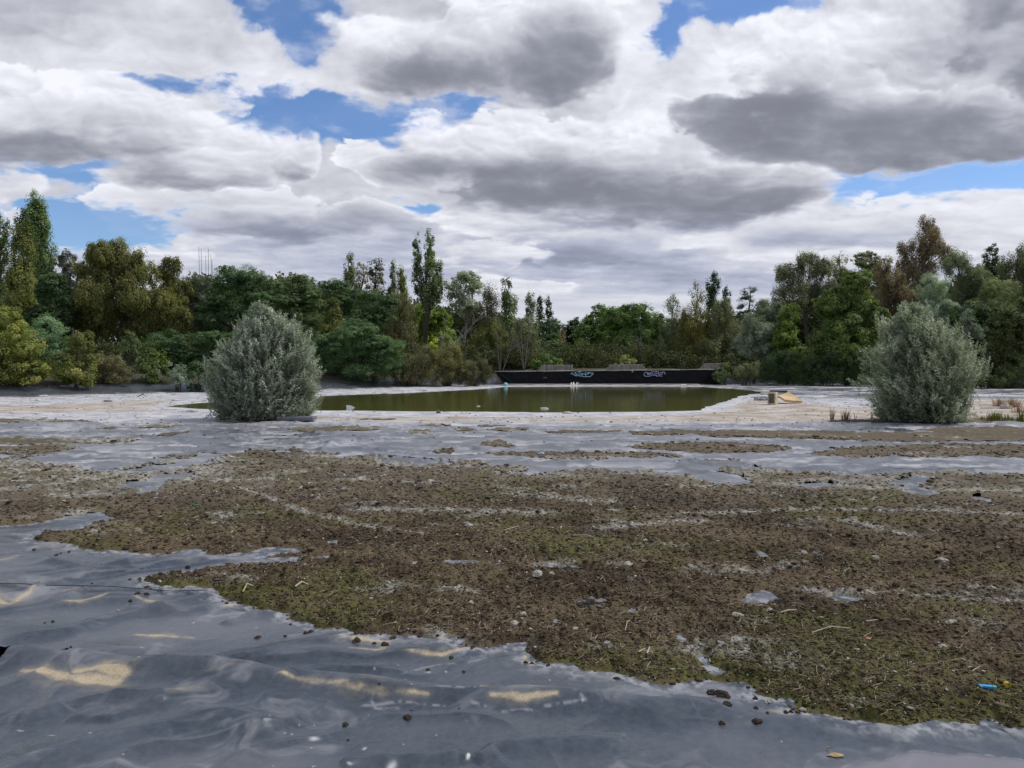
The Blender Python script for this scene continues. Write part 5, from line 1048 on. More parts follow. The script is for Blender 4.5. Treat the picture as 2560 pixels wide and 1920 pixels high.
conc.set(Base_Color=conc.mix(conc.ramp(cn2, [(.5, 0.), (.7, .3)]), cc_, (.34, .33, .30)), Roughness=.9); conc.bump(cn2, .5, .02); CONC = conc.m
PALEC = plain('pale_concrete', (.36, .36, .31), .85, .3, 12, .4); 
core = extrude_poly([(wx_(1240) - 6, .0), (wx_(1798) - 6, .0), (wx_(1798) - 6, .93), (wx_(1240) - 6, .80)], .12, .42); bm_obj('concrete_core', core, CONC, wall)
parts = []
for a, b_ in ((1236, 1340), (1341, 1434), (1474, 1514), (1515, 1616), (1656, 1700), (1701, 1798)):
    ua, ub = (a - 1238) / 562, (b_ - 1238) / 562; za, zb = .835 + .145 * ua, .835 + .145 * ub
    V, F = box_np(wx_(a) - 6, wx_(b_) - 6, -.045, .44, 0, 1); V[:, 2] = np.where(V[:, 2] > .5, 1, 0) * .035 + np.where(V[:, 0] < (wx_(a) + wx_(b_)) / 2 - 6, za, zb) + .012; parts.append((V, F))
V, F = join(parts); link('coping', mesh_np('coping', V, F, mats=[PALEC]), wall)
V, F = box_np(wx_(1262) - 6, wx_(1740) - 6, -.75, -.06, -.03, .055); V[:, 0] += np.array([.6, 0, 0, 0] * 2) * 0
n = 160; xs = np.linspace(wx_(1264), wx_(1745), n) - 6; prof = [(-1.05, -.02), (-.9, .012), (-.62, .030), (-.60, .062), (-.10, .085), (-.02, .10)]
V = np.array([(x, y + .03 * math.sin(x * 5 + j) * (j > 0), z + .008 * math.sin(x * 23 + j * 2)) for j, (y, z) in enumerate(prof) for x in xs]); i = np.arange(len(prof) - 1)[:, None] * n + np.arange(n - 1)[None]
F = np.stack([i, i + 1, i + n + 1, i + n], -1).reshape(-1, 4); lm = NT('dried_ledge'); ln_ = lm.noise(12, 5, .7); lm.set(Base_Color=lm.mix(lm.ramp(ln_, [(.3, 0.), (.7, 1.)]), (.12, .115, .11), (.34, .32, .31)), Roughness=.8)
link('liner_hem', mesh_np('liner_hem', V, F, mats=[lm.m], smooth=True), wall)
def ribbon(strokes, ox, oy, s=120 / 2212., y=-.16):
    parts = []
    for pts, w in strokes:
        P = np.array([((ox + a * s - CX) / F_PX * (WY + y) - 6, CAM_H - (oy + b_ * s - HOR) / F_PX * (WY + y)) for a, b_ in pts]); Q = [P[0]]
        for i in range(len(P) - 1):                       # smooth the polyline
            p0, p1, p2, p3 = P[max(i - 1, 0)], P[i], P[i + 1], P[min(i + 2, len(P) - 1)]
            for t in (.25, .5, .75, 1.): Q.append(.5 * ((2 * p1) + (-p0 + p2) * t + (2 * p0 - 5 * p1 + 4 * p2 - p3) * t * t + (-p0 + 3 * p1 - 3 * p2 + p3) * t ** 3))
        Q = np.array(Q); T_ = np.gradient(Q, axis=0); T_ /= np.linalg.norm(T_, axis=1, keepdims=True) + 1e-9; N_ = np.stack([-T_[:, 1], T_[:, 0]], 1) * w / 2; m_ = len(Q)
        V = np.concatenate([np.insert(Q + N_, 1, y - .004, 1), np.insert(Q - N_, 1, y - .004, 1), np.insert(Q + N_, 1, y + .004, 1), np.insert(Q - N_, 1, y + .004, 1)])
        i = np.arange(m_ - 1); F = np.concatenate([np.stack([i, i + 1, i + m_ + 1, i + m_], 1), np.stack([i + 2 * m_, i + 3 * m_, i + 3 * m_ + 1, i + 2 * m_ + 1], 1), np.stack([i, i + 2 * m_, i + 2 * m_ + 1, i + 1], 1), np.stack([i + m_, i + m_ + 1, i + 3 * m_ + 1, i + 3 * m_], 1)]); parts.append((V, F))
    return join(parts)
w1 = .036; BLUE = [([(560, 570), (565, 620), (610, 655), (660, 690), (720, 725), (790, 730), (870, 708)], w1), ([(905, 545), (880, 600), (875, 690), (920, 748), (1000, 742), (1060, 750), (1110, 785), (1150, 770), (1180, 740)], w1),
    ([(1190, 550), (1170, 620), (1188, 680), (1185, 740), (1210, 770), (1290, 765), (1370, 765), (1430, 730), (1470, 670), (1475, 630), (1420, 600), (1330, 580), (1260, 595)], w1), ([(1190, 680), (1240, 650), (1300, 632), (1350, 640)], .045),
    ([(1050, 620), (1110, 650), (1180, 672)], w1), ([(1480, 640), (1525, 575)], .03), ([(1465, 700), (1545, 635)], .036), ([(815, 580), (880, 525), (975, 540)], .03), ([(485, 655), (510, 625), (538, 655)], .024)]
V, F = ribbon(BLUE, 1400, 900); link('graffiti_outline', mesh_np('graffiti_outline', V, F, mats=[plain('pale_blue_spray', (.33, .52, .68), .6, .2)]), wall, label='pale blue sprayed outline')
V, F = ribbon([([(680, 585), (715, 600), (725, 650), (760, 672), (800, 640)], .075), ([(680, 630), (740, 640)], .05), ([(1030, 620), (965, 628), (950, 665), (1000, 690), (1062, 682)], .055)], 1400, 900, y=-.168); link('graffiti_fill', mesh_np('graffiti_fill', V, F, mats=[plain('blue_spray', (.16, .42, .66), .6, .2)]), wall, label='bright blue sprayed fill')
LAV = [([(485, 560), (420, 580), (372, 640), (375, 705), (425, 747), (500, 750), (620, 745), (720, 712), (768, 665), (765, 610), (735, 560)], w1), ([(485, 560), (520, 592), (600, 602), (690, 580), (735, 560)], .03), ([(765, 620), (790, 698), (900, 705), (960, 738), (1020, 765)], w1), ([(775, 530), (850, 528), (965, 522), (940, 570), (890, 602)], .03),
    ([(1020, 512), (1048, 600), (1048, 700), (1100, 732), (1212, 746)], w1), ([(1112, 585), (1180, 572), (1260, 550), (1320, 592), (1335, 655)], .034), ([(670, 492), (760, 492)], .022)]
V, F = ribbon(LAV, 1590, 900); link('graffiti_outline', mesh_np('graffiti_outline', V, F, mats=[plain('lavender_spray', (.40, .40, .58), .6, .2)]), wall, label='lavender sprayed outline')
V, F = ribbon([([(510, 630), (560, 655), (640, 655), (700, 635)], .085), ([(830, 600), (835, 645), (980, 640), (1000, 600)], .04), ([(1080, 640), (1160, 652), (1235, 630)], .045)], 1590, 900, y=-.168); link('graffiti_fill', mesh_np('graffiti_fill', V, F, mats=[plain('violet_spray', (.30, .31, .55), .6, .2)]), wall, label='violet sprayed fill')
for q in ((1581, 928, 3.2, 5), (1360, 944, 1.2, 3), (1364.5, 944, 1.2, 3)):
    p = at(q[0], q[1], WY - .15); w_, h_ = q[2] / F_PX * WY, q[3] / F_PX * WY
    wbox('sticker', w_, .012, h_, PALEC, wall, (p.x - 6, -.16, p.z - h_ / 2), .002)

def parapet(label, outline, D=51.6):
    pts = [((a - CX) / F_PX * D, CAM_H - (b_ - HOR) / F_PX * D) for a, b_ in outline]; x0 = sum(p[0] for p in pts) / len(pts)
    o = bm_obj('concrete_parapet', extrude_poly([(x - x0, z) for x, z in pts], 0, .38), CONC, None, .012, 1); o.location = (x0, D, 0); o['label'] = label; o['category'] = 'parapet'; o['group'] = 'concrete parapets behind the wall'
parapet('left concrete parapet with a raised white post, streaked brown', [(1342, 945), (1342, 926), (1347, 924), (1347, 919), (1352, 918), (1352, 914), (1358, 914), (1358, 912.5), (1430, 912.5), (1430, 920), (1434, 922), (1434, 945)])
parapet('middle concrete parapet with stepped ends, streaked dark', [(1513, 945), (1513, 925), (1518, 924), (1518, 919), (1523, 919), (1523, 912), (1608, 911), (1608, 916), (1612, 917), (1612, 921), (1616, 922), (1616, 945)])
parapet('right concrete parapet half hidden by the small dark bush', [(1750, 945), (1750, 922), (1755, 921), (1755, 916), (1760, 915), (1760, 909), (1810, 908), (1810, 945)])
for lb, px_, y0 in (('thin pale post on the left end of the left parapet', 1361, 911), ('thin pale post on the right end of the left parapet', 1431, 911.5)):
    p = at(px_, y0, 51.3); q = at(px_, 928, 51.3); o = wbox('post', .055, .055, p.z - q.z + .3, PALEC, None, (p.x, 51.3, q.z - .3), .006); o['label'] = lb; o['category'] = 'post'

# ------------------------------------------------------------------ dumped things round the pond
def gp(px, py): x, y = on_ground(px, py); return float(x), float(y)
def gz(x, y): return zat(x, y)
def lump_bm(sx, sy, sz, seed, rough=.25, sub=3, flat=.0):
    bm = bmesh.new(); bmesh.ops.create_icosphere(bm, subdivisions=sub, radius=1); 
    C = np.array([v.co[:] for v in bm.verts]); nz = fbm(C[:, 0] * 1.3 + seed, C[:, 1] * 1.3 + C[:, 2] * .9, 4, seed) ; nz2 = perlin(C[:, 0] * 4 + seed, C[:, 2] * 4 + C[:, 1] * 3, seed)
    for v, a, b_ in zip(bm.verts, nz, nz2): v.co *= 1 + rough * float(a) + rough * .35 * float(b_); v.co = Vector((v.co.x * sx, v.co.y * sy, max(v.co.z, -.45) * sz + .4 * sz))
    return bm
CREAM = plain('yellowed_casing', (.56, .50, .33), .45, .2, 6, .1); x, y = gp(1932, 1011)
tv = thing('crt_monitor', 'small yellowed box shaped screen standing beside the foam mat on the sand', 'monitor', (x, y, gz(x, y)), math.radians(-38))
bm = bmesh.new(); bmesh.ops.create_cube(bm, size=1)
for v in bm.verts: t = v.co.y + .5; v.co = Vector((v.co.x * (.30 - .03 * t), v.co.y * .28, (v.co.z + .5) * (.455 - .03 * t) + .012 * t))
bm_obj('casing', bm, CREAM, tv, .024, 4, True)
bm = bmesh.new(); bmesh.ops.create_grid(bm, x_segments=14, y_segments=18, size=.5)
for v in bm.verts:
    a, b_ = v.co.x * 2, v.co.y * 2; v.co = Vector((v.co.x * .215, -.142 - .014 * (1 - a * a) * (1 - b_ * b_), v.co.y * .345 + .225))
bm_obj('screen', bm, plain('grimy_screen', (.10, .075, .05), .3, .7, 14, .1), tv, 0, 1, True)
wbox('vent_panel', .006, .10, .19, plain('grey_vent', (.24, .25, .27), .6), tv, (.1385, -.01, .12), .002)
x, y = gp(1985, 1010); fz = gz(x, y)
fm_o = thing('foam_mat', 'yellow foam mat lying tilted with one curled edge, shade painted beneath, next to the monitor', 'foam mat', (x, y, fz))
nu, nv = 26, 18; P_ = np.zeros((nv, nu, 3))
for j in range(nv):
    for i in range(nu):
        a, b_ = i / (nu - 1), j / (nv - 1)
        xl = -.36 + .02 * b_; xr = .31 - .23 * b_; P_[j, i] = (xl + (xr - xl) * a - .17 * (1 - a) ** 3 * b_ , .80 * b_ + .05 * math.sin(a * 3), .035 + (.05 + .30 * (a * .75 + .25) * b_ ** .8) + .12 * (1 - a) ** 3 * math.sin(min(1, b_ * 1.5 + .3) * 1.5))
top = P_.reshape(-1, 3) + [0, 0, .03]; bot = P_.reshape(-1, 3) - [0, 0, .035]; idx = np.arange(nu * nv).reshape(nv, nu); q = lambda A: np.stack([A[:-1, :-1], A[:-1, 1:], A[1:, 1:], A[1:, :-1]], -1).reshape(-1, 4)
rim = np.concatenate([idx[0], idx[1:, -1], idx[-1, ::-1][1:], idx[::-1, 0][1:]]); N_ = nu * nv; sideF = np.stack([rim[:-1], rim[1:], rim[1:] + N_, rim[:-1] + N_], 1)
link('slab', mesh_np('slab', np.concatenate([top, bot]), np.concatenate([q(idx), q(idx)[:, ::-1] + N_, sideF]), mats=[plain('aged_foam', (.58, .43, .24), .9, .18, 4, .4)], smooth=True), fm_o)
und = (P_ * [0.93, .9, 1] - [0, 0, .05]).reshape(-1, 3); und[:, 1] += .05; link('shade_sheet', mesh_np('shade_sheet', und, q(idx), mats=[plain('painted_shade', (.03, .02, .02), .9)], smooth=True), fm_o)  # dark sheet stands in for the shade in the hollow under the mat
x, y = gp(1913, 987); o = wbox('polystyrene_box', .30, .26, .21, plain('white_foam', (.62, .57, .50), .8, .12, 20, .3), None, (x, y, gz(x, y) - .01), .014, .012, 3); o['label'] = 'small off white box behind the monitor at the water'; o['category'] = 'box'; o.rotation_euler.z = .15
x, y = gp(1903, 1001); o = bm_obj('crumpled_sheet', lump_bm(.27, .2, .12, 4, .5), plain('grey_sheet', (.30, .30, .31), .6, .4, 9, .5), None); o.location = (x, y, gz(x, y)); o['label'] = 'crumpled grey sheet left of the monitor'; o['category'] = 'plastic sheet'
x, y = gp(1943, 981); o = thing('plank_pile', 'dark planks lying flat behind the monitor', 'planks', (x, y, gz(x, y)), .05); DW = plain('dark_wet_wood', (.05, .042, .045), .7, .4, 10, .4)
wbox('plank', .95, .16, .07, DW, o, (0, 0, 0), .008, .01, 1); wbox('plank', .8, .14, .05, plain('grey_wood', (.30, .30, .33), .7, .3, 10, .3), o, (.05, -.02, .075), .006, .008, 2); wbox('plank', .5, .12, .06, DW, o, (-.35, -.22, 0), .006, .01, 5)
# things in and beside the water
x, y = gp(876, 1025); o = thing('broken_sheet', 'white triangular plastic panel sticking out of the pond near the sand', 'plastic panel', (x, y, -.02))
bm = extrude_poly([(-.15, -.02), (.0, -.03), (.15, .095), (.02, .165), (-.11, .185), (-.145, .17), (-.12, .09)], -.012, .012); bm_obj('sheet', bm, plain('dull_white_plastic', (.50, .50, .54), .45, .2, 6), o, .004, 1).rotation_euler = (math.radians(-22), 0, .1)
def lathe(prof, k=16):
    V = np.array([(r * math.cos(6.28318 * j / k), r * math.sin(6.28318 * j / k), z) for r, z in prof for j in range(k)]); n = len(prof)
    F = [(i * k + j, i * k + (j + 1) % k, (i + 1) * k + (j + 1) % k, (i + 1) * k + j) for i in range(n - 1) for j in range(k)]; return V, np.array(F)
x, y = gp(1361, 1021); o = thing('plastic_bottle', 'pale plastic bottle floating flat on the pond', 'bottle', (x, y, -.006)); 
V, F = lathe([(.001, -.13), (.03, -.128), (.036, -.115), (.034, -.06), (.036, -.02), (.034, .03), (.036, .06), (.026, .095), (.014, .112), (.0135, .125)]); V = V[:, [2, 1, 0]]; link('body', mesh_np('body', V, F, mats=[plain('milky_plastic', (.55, .62, .55), .3, .15)], smooth=True), o)
V, F = lathe([(.0165, .118), (.0165, .136), (.001, .138)]); link('cap', mesh_np('cap', V[:, [2, 1, 0]], F, mats=[plain('white_cap', (.7, .7, .7), .4)], smooth=True), o); o.rotation_euler.z = .08
x, y = gp(1196, 1015); o = bm_obj('plastic_scrap', lump_bm(.07, .03, .016, 8, .3, 2), plain('white_scrap', (.65, .63, .58), .5), None); o.location = (x, y, -.012); o['label'] = 'thin white scrap floating left of the bottle'; o['category'] = 'litter'
x, y = gp(1418, 1034); o = bm_obj('rolled_bag', lump_bm(.155, .07, .045, 12, .18), plain('beige_bag', (.42, .38, .31), .7, .2, 10, .4), None, 0, 1, True); o.location = (x, y, gz(x, y)); o['label'] = 'rounded beige bag lying at the near water edge'; o['category'] = 'bag'
x, y = gp(1264, 965); bm = bmesh.new(); bmesh.ops.create_uvsphere(bm, u_segments=20, v_segments=12, radius=.135); o = bm_obj('ball', bm, plain('faded_blue_rubber', (.20, .50, .58), .45, .12), None, 0, 1, True); o.location = (x, y - .1, gz(x, y) + .075); o['label'] = 'light blue ball at the left foot of the wall'; o['category'] = 'ball'
BW = plain('white_pipe', (.66, .60, .56), .5, .12); GW = plain('grey_pipe', (.27, .25, .24), .6, .2)
for lb, x0, bend, m_ in (('leftmost white pipe stub leaning at the wall foot', 1427, 1, BW), ('second white pipe stub from the left at the wall foot', 1432, 1, BW), ('third white pipe stub, bowed the other way', 1435.6, -1, BW), ('fourth white pipe stub from the left at the wall foot', 1441, 1, BW), ('thin greyish pipe stub right of the white ones', 1446.3, .4, GW)):
    p = np.array(at(x0, 966, 48.55)); p[2] = max(p[2], -.03); q = np.array(at(x0 + 1.4 * bend, 956, 48.9)); m1 = p * .6 + q * .4 + [.018 * -bend, -.02, 0]; m2 = p * .25 + q * .75 + [.012 * bend, -.02, 0]; r_ = .030 if m_ is BW else .02
    V, F = tube([p - [0, 0, .03], m1, m2, q], [r_, r_ * 1.1, r_, r_ * .8], 10); V -= p; o = link('pipe_stub', mesh_np('pipe_stub', V, F, mats=[m_], smooth=True), None, tuple(p)); o['label'] = lb; o['category'] = 'pipe'; o['group'] = 'pipe stubs at the wall foot'
p = at(1709, 966, 48.0); p.z = gz(p.x, p.y) + .04; o = thing('drain_pipe', 'short cream pipe lying at the water near the right end of the wall', 'pipe', p); V, F = tube([(-.2, 0, 0), (.17, .05, 0)], [.055, .055], 14); link('body', mesh_np('body', V, F, mats=[BW], smooth=True), o)
V, F = tube([(.172, .05, 0), (.178, .051, 0)], [.05, .001], 14); link('opening', mesh_np('opening', V, F, mats=[DW]), o)  # dark cap on the pipe end paints the shade of its hollow
x, y = gp(737, 1057); SL = plain('slate_grey_slab', (.13, .14, .17), .55, .25, 8, .2); o = wbox('slab', .92, .42, .085, SL, None, (x, y + .2, gz(x, y)), .012, .012, 6); o['label'] = 'flat grey slab at the right foot of the left willow bush'; o['category'] = 'slab'

# ------------------------------------------------------------------ litter, stones, clods, sticks on the near floor
CLOD = NT('clod'); n_ = CLOD.noise(90, 5, .7); CLOD.set(Base_Color=CLOD.mix(CLOD.ramp(n_, [(.35, 0.), (.7, 1.)]), (.022, .016, .012), (.085, .06, .042)), Roughness=.95); CLOD.bump(n_, .8, .008); CLOD = CLOD.m
STN = NT('pale_stone'); n_ = STN.noise(60, 5, .7); STN.set(Base_Color=STN.mix(STN.ramp(n_, [(.3, 0.), (.7, 1.)]), (.24, .23, .19), (.46, .44, .37)), Roughness=.85); STN.bump(n_, .5, .006); STN = STN.m
cl = [lump_bm(1, .8, .62, s, .55, 3) for s in (1, 5, 9, 14)]; clm = []
for b_ in cl: me = bpy.data.meshes.new('clod'); b_.to_mesh(me); me.materials.append(CLOD); clm.append(me)
stl = [lump_bm(1, .75, .5, s, .4, 3) for s in (2, 6, 11, 17)]; stm = []
for b_ in stl: me = bpy.data.meshes.new('stone'); b_.to_mesh(me); me.materials.append(STN); stm.append(me)
def put(meshes, name, px, py, wpx, label, cat, group=None, k=0, sink=.15, Z=None):
    x, y = gp(px, py); o = bpy.data.objects.new(name, meshes[k % len(meshes)]); col.objects.link(o); s = wpx / 2 / F_PX * y * 1.03
    o.scale = (s, s, s); o.location = (x, y, gz(x, y) - s * sink); o.rotation_euler.z = (px * 7.3) % 6.28; o['label'] = label; o['category'] = cat
    if group: o['group'] = group
    return o
UNIQ = [(863, 1805, 18, 'large dark clod alone on the grey liner, left of the pair in front'), (1019, 1790, 21, 'large dark clod alone on the liner, right one of the two in front'), (870, 1842, 8, 'tiny black clod closest to the camera on the liner'),
    (644, 1600, 15, 'dark clod on the liner left of the double clod'), (766, 1591, 15, 'left lump of the double clod on the liner'), (777, 1588, 14, 'right lump of the double clod on the liner'), (713, 1598, 11, 'small clod between the single and the double clod'),
    (1542, 1701, 15, 'dark clod on the liner just below the moss edge, centre right'), (1893, 1814, 24, 'reddish dark clod lying alone below the moss at the right'), (1804, 1815, 16, 'flat dark clod left of the reddish one'), (1817, 1768, 22, 'long dark clod on the liner under the broken moss'),
    (1806, 1743, 36, 'biggest piece of the broken moss island on the liner'), (1778, 1735, 26, 'left piece of the broken moss island on the liner'), (2525, 1814, 19, 'dark clod in the liner notch at the lower right corner'), (1070, 1679, 11, 'clod on the pale trail across the liner'),
    (1159, 1683, 10, 'clod at the right end of the pale trail'), (1128, 1652, 13, 'brownish clod below the sandy corner of the moss'), (326, 1506, 10, 'clod on the yellow sand patch near the left'), (345, 1491, 15, 'flat reddish clod on the yellow sand patch'), (366, 1494, 13, 'dark clod at the right of the reddish clod on sand'),
    (963, 1623, 20, 'dark clod at the right end of the sandy oval'), (891, 1614, 22, 'dark clod on top of the sandy oval'), (936, 1619, 11, 'small clod between the two clods of the sandy oval'), (983, 1605, 18, 'round dark clod hanging off the moss edge above the sandy oval')]
for i, (a, b_, w_, lb) in enumerate(UNIQ): put(clm, 'clod', a, b_, w_, lb, 'clod', None, i)
REST = [(325, 1450, 10), (349, 1449, 10), (345, 1478, 8), (367, 1473, 11), (112, 1554, 6), (132, 1551, 9), (726, 1564, 8), (750, 1688, 8), (949, 1733, 7), (1147, 1775, 5), (1028, 1774, 5), (1314, 1660, 12), (1890, 1771, 12), (1919, 1783, 10), (1965, 1782, 14), (1978, 1780, 12), (1992, 1781, 10), (2128, 1782, 20), (85, 1379, 9), (230, 1465, 7),
        (376, 1482, 6), (470, 1420, 14), (890, 1600, 13), (1182, 1630, 12), (1180, 1634, 9), (1050, 1601, 14), (1330, 1662, 10), (1371, 1668, 13), (1870, 1722, 12), (1888, 1748, 14), (2445, 1822, 10), (577, 1500, 14), (597, 1508, 12), (556, 1502, 8), (566, 1514, 10), (585, 1497, 9), (350, 1455, 8), (124, 1330, 8), (205, 1329, 8), (500, 1440, 9), (141, 1390, 10), (152, 1386, 7), (172, 1383, 7)]
TENS = ['', 'ten', 'twenty', 'thirty', 'forty']; ONES = ['', 'first', 'second', 'third', 'fourth', 'fifth', 'sixth', 'seventh', 'eighth', 'ninth', 'tenth', 'eleventh', 'twelfth', 'thirteenth', 'fourteenth', 'fifteenth', 'sixteenth', 'seventeenth', 'eighteenth', 'nineteenth']
def nth(n): return ONES[n] if n < 20 else (TENS[n // 10] + '-' + ONES[n % 10] if n % 10 else TENS[n // 10][:-1] + 'ieth')
for i, (a, b_, w_) in enumerate(sorted(REST)): put(clm, 'clod', a, b_, w_, 'small dark clod by the moss edge, %s small one from the left' % nth(i + 1), 'clod', 'small clods along the moss edge', i + 2)
STON = [(2380, 1573, 30, 'biggest pale angular stone in the moss at the right'), (2355, 1631, 24, 'tan stone in the moss below the biggest pale one'), (1924, 1538, 26, 'flat grey stone below the triangular opening in the moss'), (1844, 1553, 30, 'long pale stone left of the flat grey one'),
    (2188, 1405, 18, 'upright pale stone in the right part of the moss'), (2357, 1412, 34, 'broad low pale stone in the right part of the moss'), (1571, 1424, 28, 'pale stone right of the long liner slit'), (1379, 1449, 17, 'oval pale stone below the long liner slit'), (1344, 1453, 34, 'thin pale slab beside the oval stone'),
    (1476, 1270, 12, 'small white stone in the pale rubble of the middle moss'), (1173, 1328, 20, 'pale stone in the centre of the moss'), (1178, 1534, 16, 'round pale stone in the lower moss'), (1438, 1588, 18, 'round cream stone in the moss under the small liner opening'), (1306, 1555, 24, 'flat cream stone left of the small liner openings'),
    (1288, 1577, 26, 'flat cream stone close to the lower moss edge'), (414, 1480, 14, 'round cream pebble below the moss tongue'), (295, 1524, 8, 'cream pebble alone on the liner at the left'), (1028, 1735, 8, 'white pebble on the sand streak of the liner'), (1919, 1756, 18, 'brown grey pebble at the broken moss island'),
    (2007, 1777, 18, 'white angular pebble on the lower moss edge'), (2126, 1783, 18, 'whitish curved stone in the lower right moss'), (2009, 1392, 20, 'small pale stone near the right hand liner slits'), (1585, 1276, 9, 'square white chip in the middle moss'), (534, 1321, 16, 'square white chip in the left moss'), (2138, 1671, 12, 'white pebble in the green part of the moss'), (2390, 1688, 12, 'white oval pebble in the greenest moss at right'),
    (1913, 1675, 10, 'upper white pebble right of the elongated liner opening'), (1901, 1680, 8, 'lower white pebble right of the elongated liner opening'), (2138, 1290, 16, 'pale lump on the long crust line')]
for i, (a, b_, w_, lb) in enumerate(STON): put(stm, 'stone', a, b_, w_, lb, 'stone', None, i, .1)
rr = random.Random(4); PB = []
while len(PB) < 46:
    a, b_ = rr.uniform(700, 2560), rr.uniform(1220, 1780); x, y = gp(a, b_)
    if float(grid_z(np.array([x]), np.array([y]), moss_sd)[0]) < .12: continue
    PB.append((a, b_, rr.uniform(6, 13)))
for i, (a, b_, w_) in enumerate(sorted(PB)): put(stm, 'stone', a, b_, w_, 'tiny pale pebble in the brown moss, %s tiny one from the left' % nth(i + 1), 'stone', 'small pebbles in the moss', i, .0)
x, y = gp(1482, 1522); o = bm_obj('dried_mud_cake', lump_bm(.085, .06, .035, 21, .8, 4), plain('grey_mud', (.20, .18, .16), .9, .4, 60, .8), None); o.location = (x, y, gz(x, y) - .005); o['label'] = 'grey crumpled cake of dried mud in the moss'; o['category'] = 'mud cake'
# sticks
STICK = plain('bleached_twig', (.40, .35, .27), .8, .25, 30)
def stick(pts, label, r=.004, group=None, m=STICK, name='twig'):
    W = [];
    for i, (a, b_) in enumerate(pts): x, y = gp(a, b_); W.append((x, y, gz(x, y) + .009 + .012 * (i % 2)))
    W = np.array(W); c = W.mean(0); V, F = tube(W - c, [r * (1 - .4 * i / len(W)) for i in range(len(W))], 6); o = link(name, mesh_np(name, V, F, mats=[m], smooth=True), None, tuple(c)); o['label'] = label; o['category'] = 'twig'
    if group: o['group'] = group
stick([(2030, 1596), (2075, 1593), (2124, 1587)], 'long pale twig lying in the right half of the moss'); stick([(1952, 1548), (1970, 1545), (1990, 1539)], 'pale twig below the triangular liner opening', .0055)
stick([(738, 1484), (755, 1479), (770, 1476)], 'thick bleached twig on the left moss tongue', .008); stick([(607, 1488), (618, 1479), (634, 1476)], 'bent pale twig at the moss edge by the pebbles', .006); stick([(1596, 1651), (1612, 1646)], 'short pale twig near the lower moss edge', .005); stick([(1617, 1652), (1624, 1641)], 'upright pale twig tip near the lower moss edge', .005)
stick([(1262, 1338), (1280, 1335), (1298, 1327)], 'thin pale twig in the centre of the moss', .004); stick([(1432, 1350), (1460, 1351), (1490, 1354)], 'thin straight straw in the moss right of centre', .004); stick([(1360, 1240), (1385, 1244), (1405, 1250)], 'curved pale root in the upper moss', .007); stick([(2165, 1574), (2193, 1570)], 'short twig under the biggest pale stone', .004)
stick([(1773, 1652), (1776, 1664)], 'twig across the elongated liner opening', .004); stick([(2430, 1700), (2450, 1694)], 'thin straw in the greenest moss', .003); stick([(1563, 1594), (1568, 1578), (1575, 1570)], 'curled straw in the lower moss', .003); stick([(2068, 1875), (2078, 1880)], 'tiny dark leaf stalk beside the smooth puddle stain', .004)
stick([(1104, 1063), (1116, 1066), (1126, 1064)], 'reddish stick lying on the far liner', .02, None, plain('red_brown_wood', (.16, .05, .04), .8)); stick([(0, 1463), (60, 1466), (117, 1469), (272, 1480), (428, 1488), (520, 1493)], 'thin black cord running over the liner at the left', .0035, None, DW, 'cord')
x, y = gp(2088, 1890); o = bm_obj('fallen_leaf', lump_bm(.03, .015, .006, 31, .6, 2), plain('dry_leaf', (.36, .27, .13), .8), None); o.location = (x, y, gz(x, y) + .002); o['label'] = 'dry yellow leaf at the edge of the puddle stain'; o['category'] = 'leaf'
# plastic litter
x, y = gp(2467, 1743); o = thing('lighter', 'bright blue plastic lighter lying in the moss at lower right', 'lighter', (x, y, gz(x, y) + .008), math.radians(-14)); BL = plain('blue_plastic', (.02, .33, .60), .3, .08)
wbox('body', .058, .022, .013, BL, o, (-.006, 0, 0), .004); wbox('hood', .014, .018, .012, plain('light_blue_metal', (.10, .45, .62), .3), o, (.032, 0, .001), .003)
x, y = gp(2517, 1736); o = thing('bottle_cap', 'yellow ring shaped cap standing in the moss near the lighter', 'cap', (x, y, gz(x, y) + .012)); V, F = lathe([(.010, -.008), (.0145, -.009), (.0145, .009), (.010, .009), (.0095, -.006)], 18); V = V[:, [1, 2, 0]]; link('ring', mesh_np('ring', V, F, mats=[plain('yellow_plastic', (.55, .40, .03), .35, .1)], smooth=True), o)
for px_, py_, w_, h_, c_, lb in ((490, 1273, 13, 6, (.02, .16, .08), 'flattened dark green scrap in the left moss'), (756, 1253, 9, 7, (.03, .06, .22), 'small dark blue scrap in the upper left moss'), (389, 1251, 12, 3, (.25, .33, .45), 'bluish white film scrap in the left moss'), (1832, 1607, 12, 5, (.45, .26, .16), 'orange brown shard right of the elongated opening'), (2171, 1611, 18, 6, (.50, .24, .11), 'orange flake in the middle of the right moss'), (1352, 1139, 19, 9, (.30, .34, .40), 'grey blue liner flap sticking up between far moss patches')):
    x, y = gp(px_, py_); o = bm_obj('plastic_scrap', lump_bm(w_ / 2 / F_PX * y, w_ / 3 / F_PX * y, h_ / 2.2 / F_PX * y, int(px_), .5, 2), plain('scrap_%d' % px_, c_, .5, .15), None); o.location = (x, y, gz(x, y)); o['label'] = lb; o['category'] = 'litter'

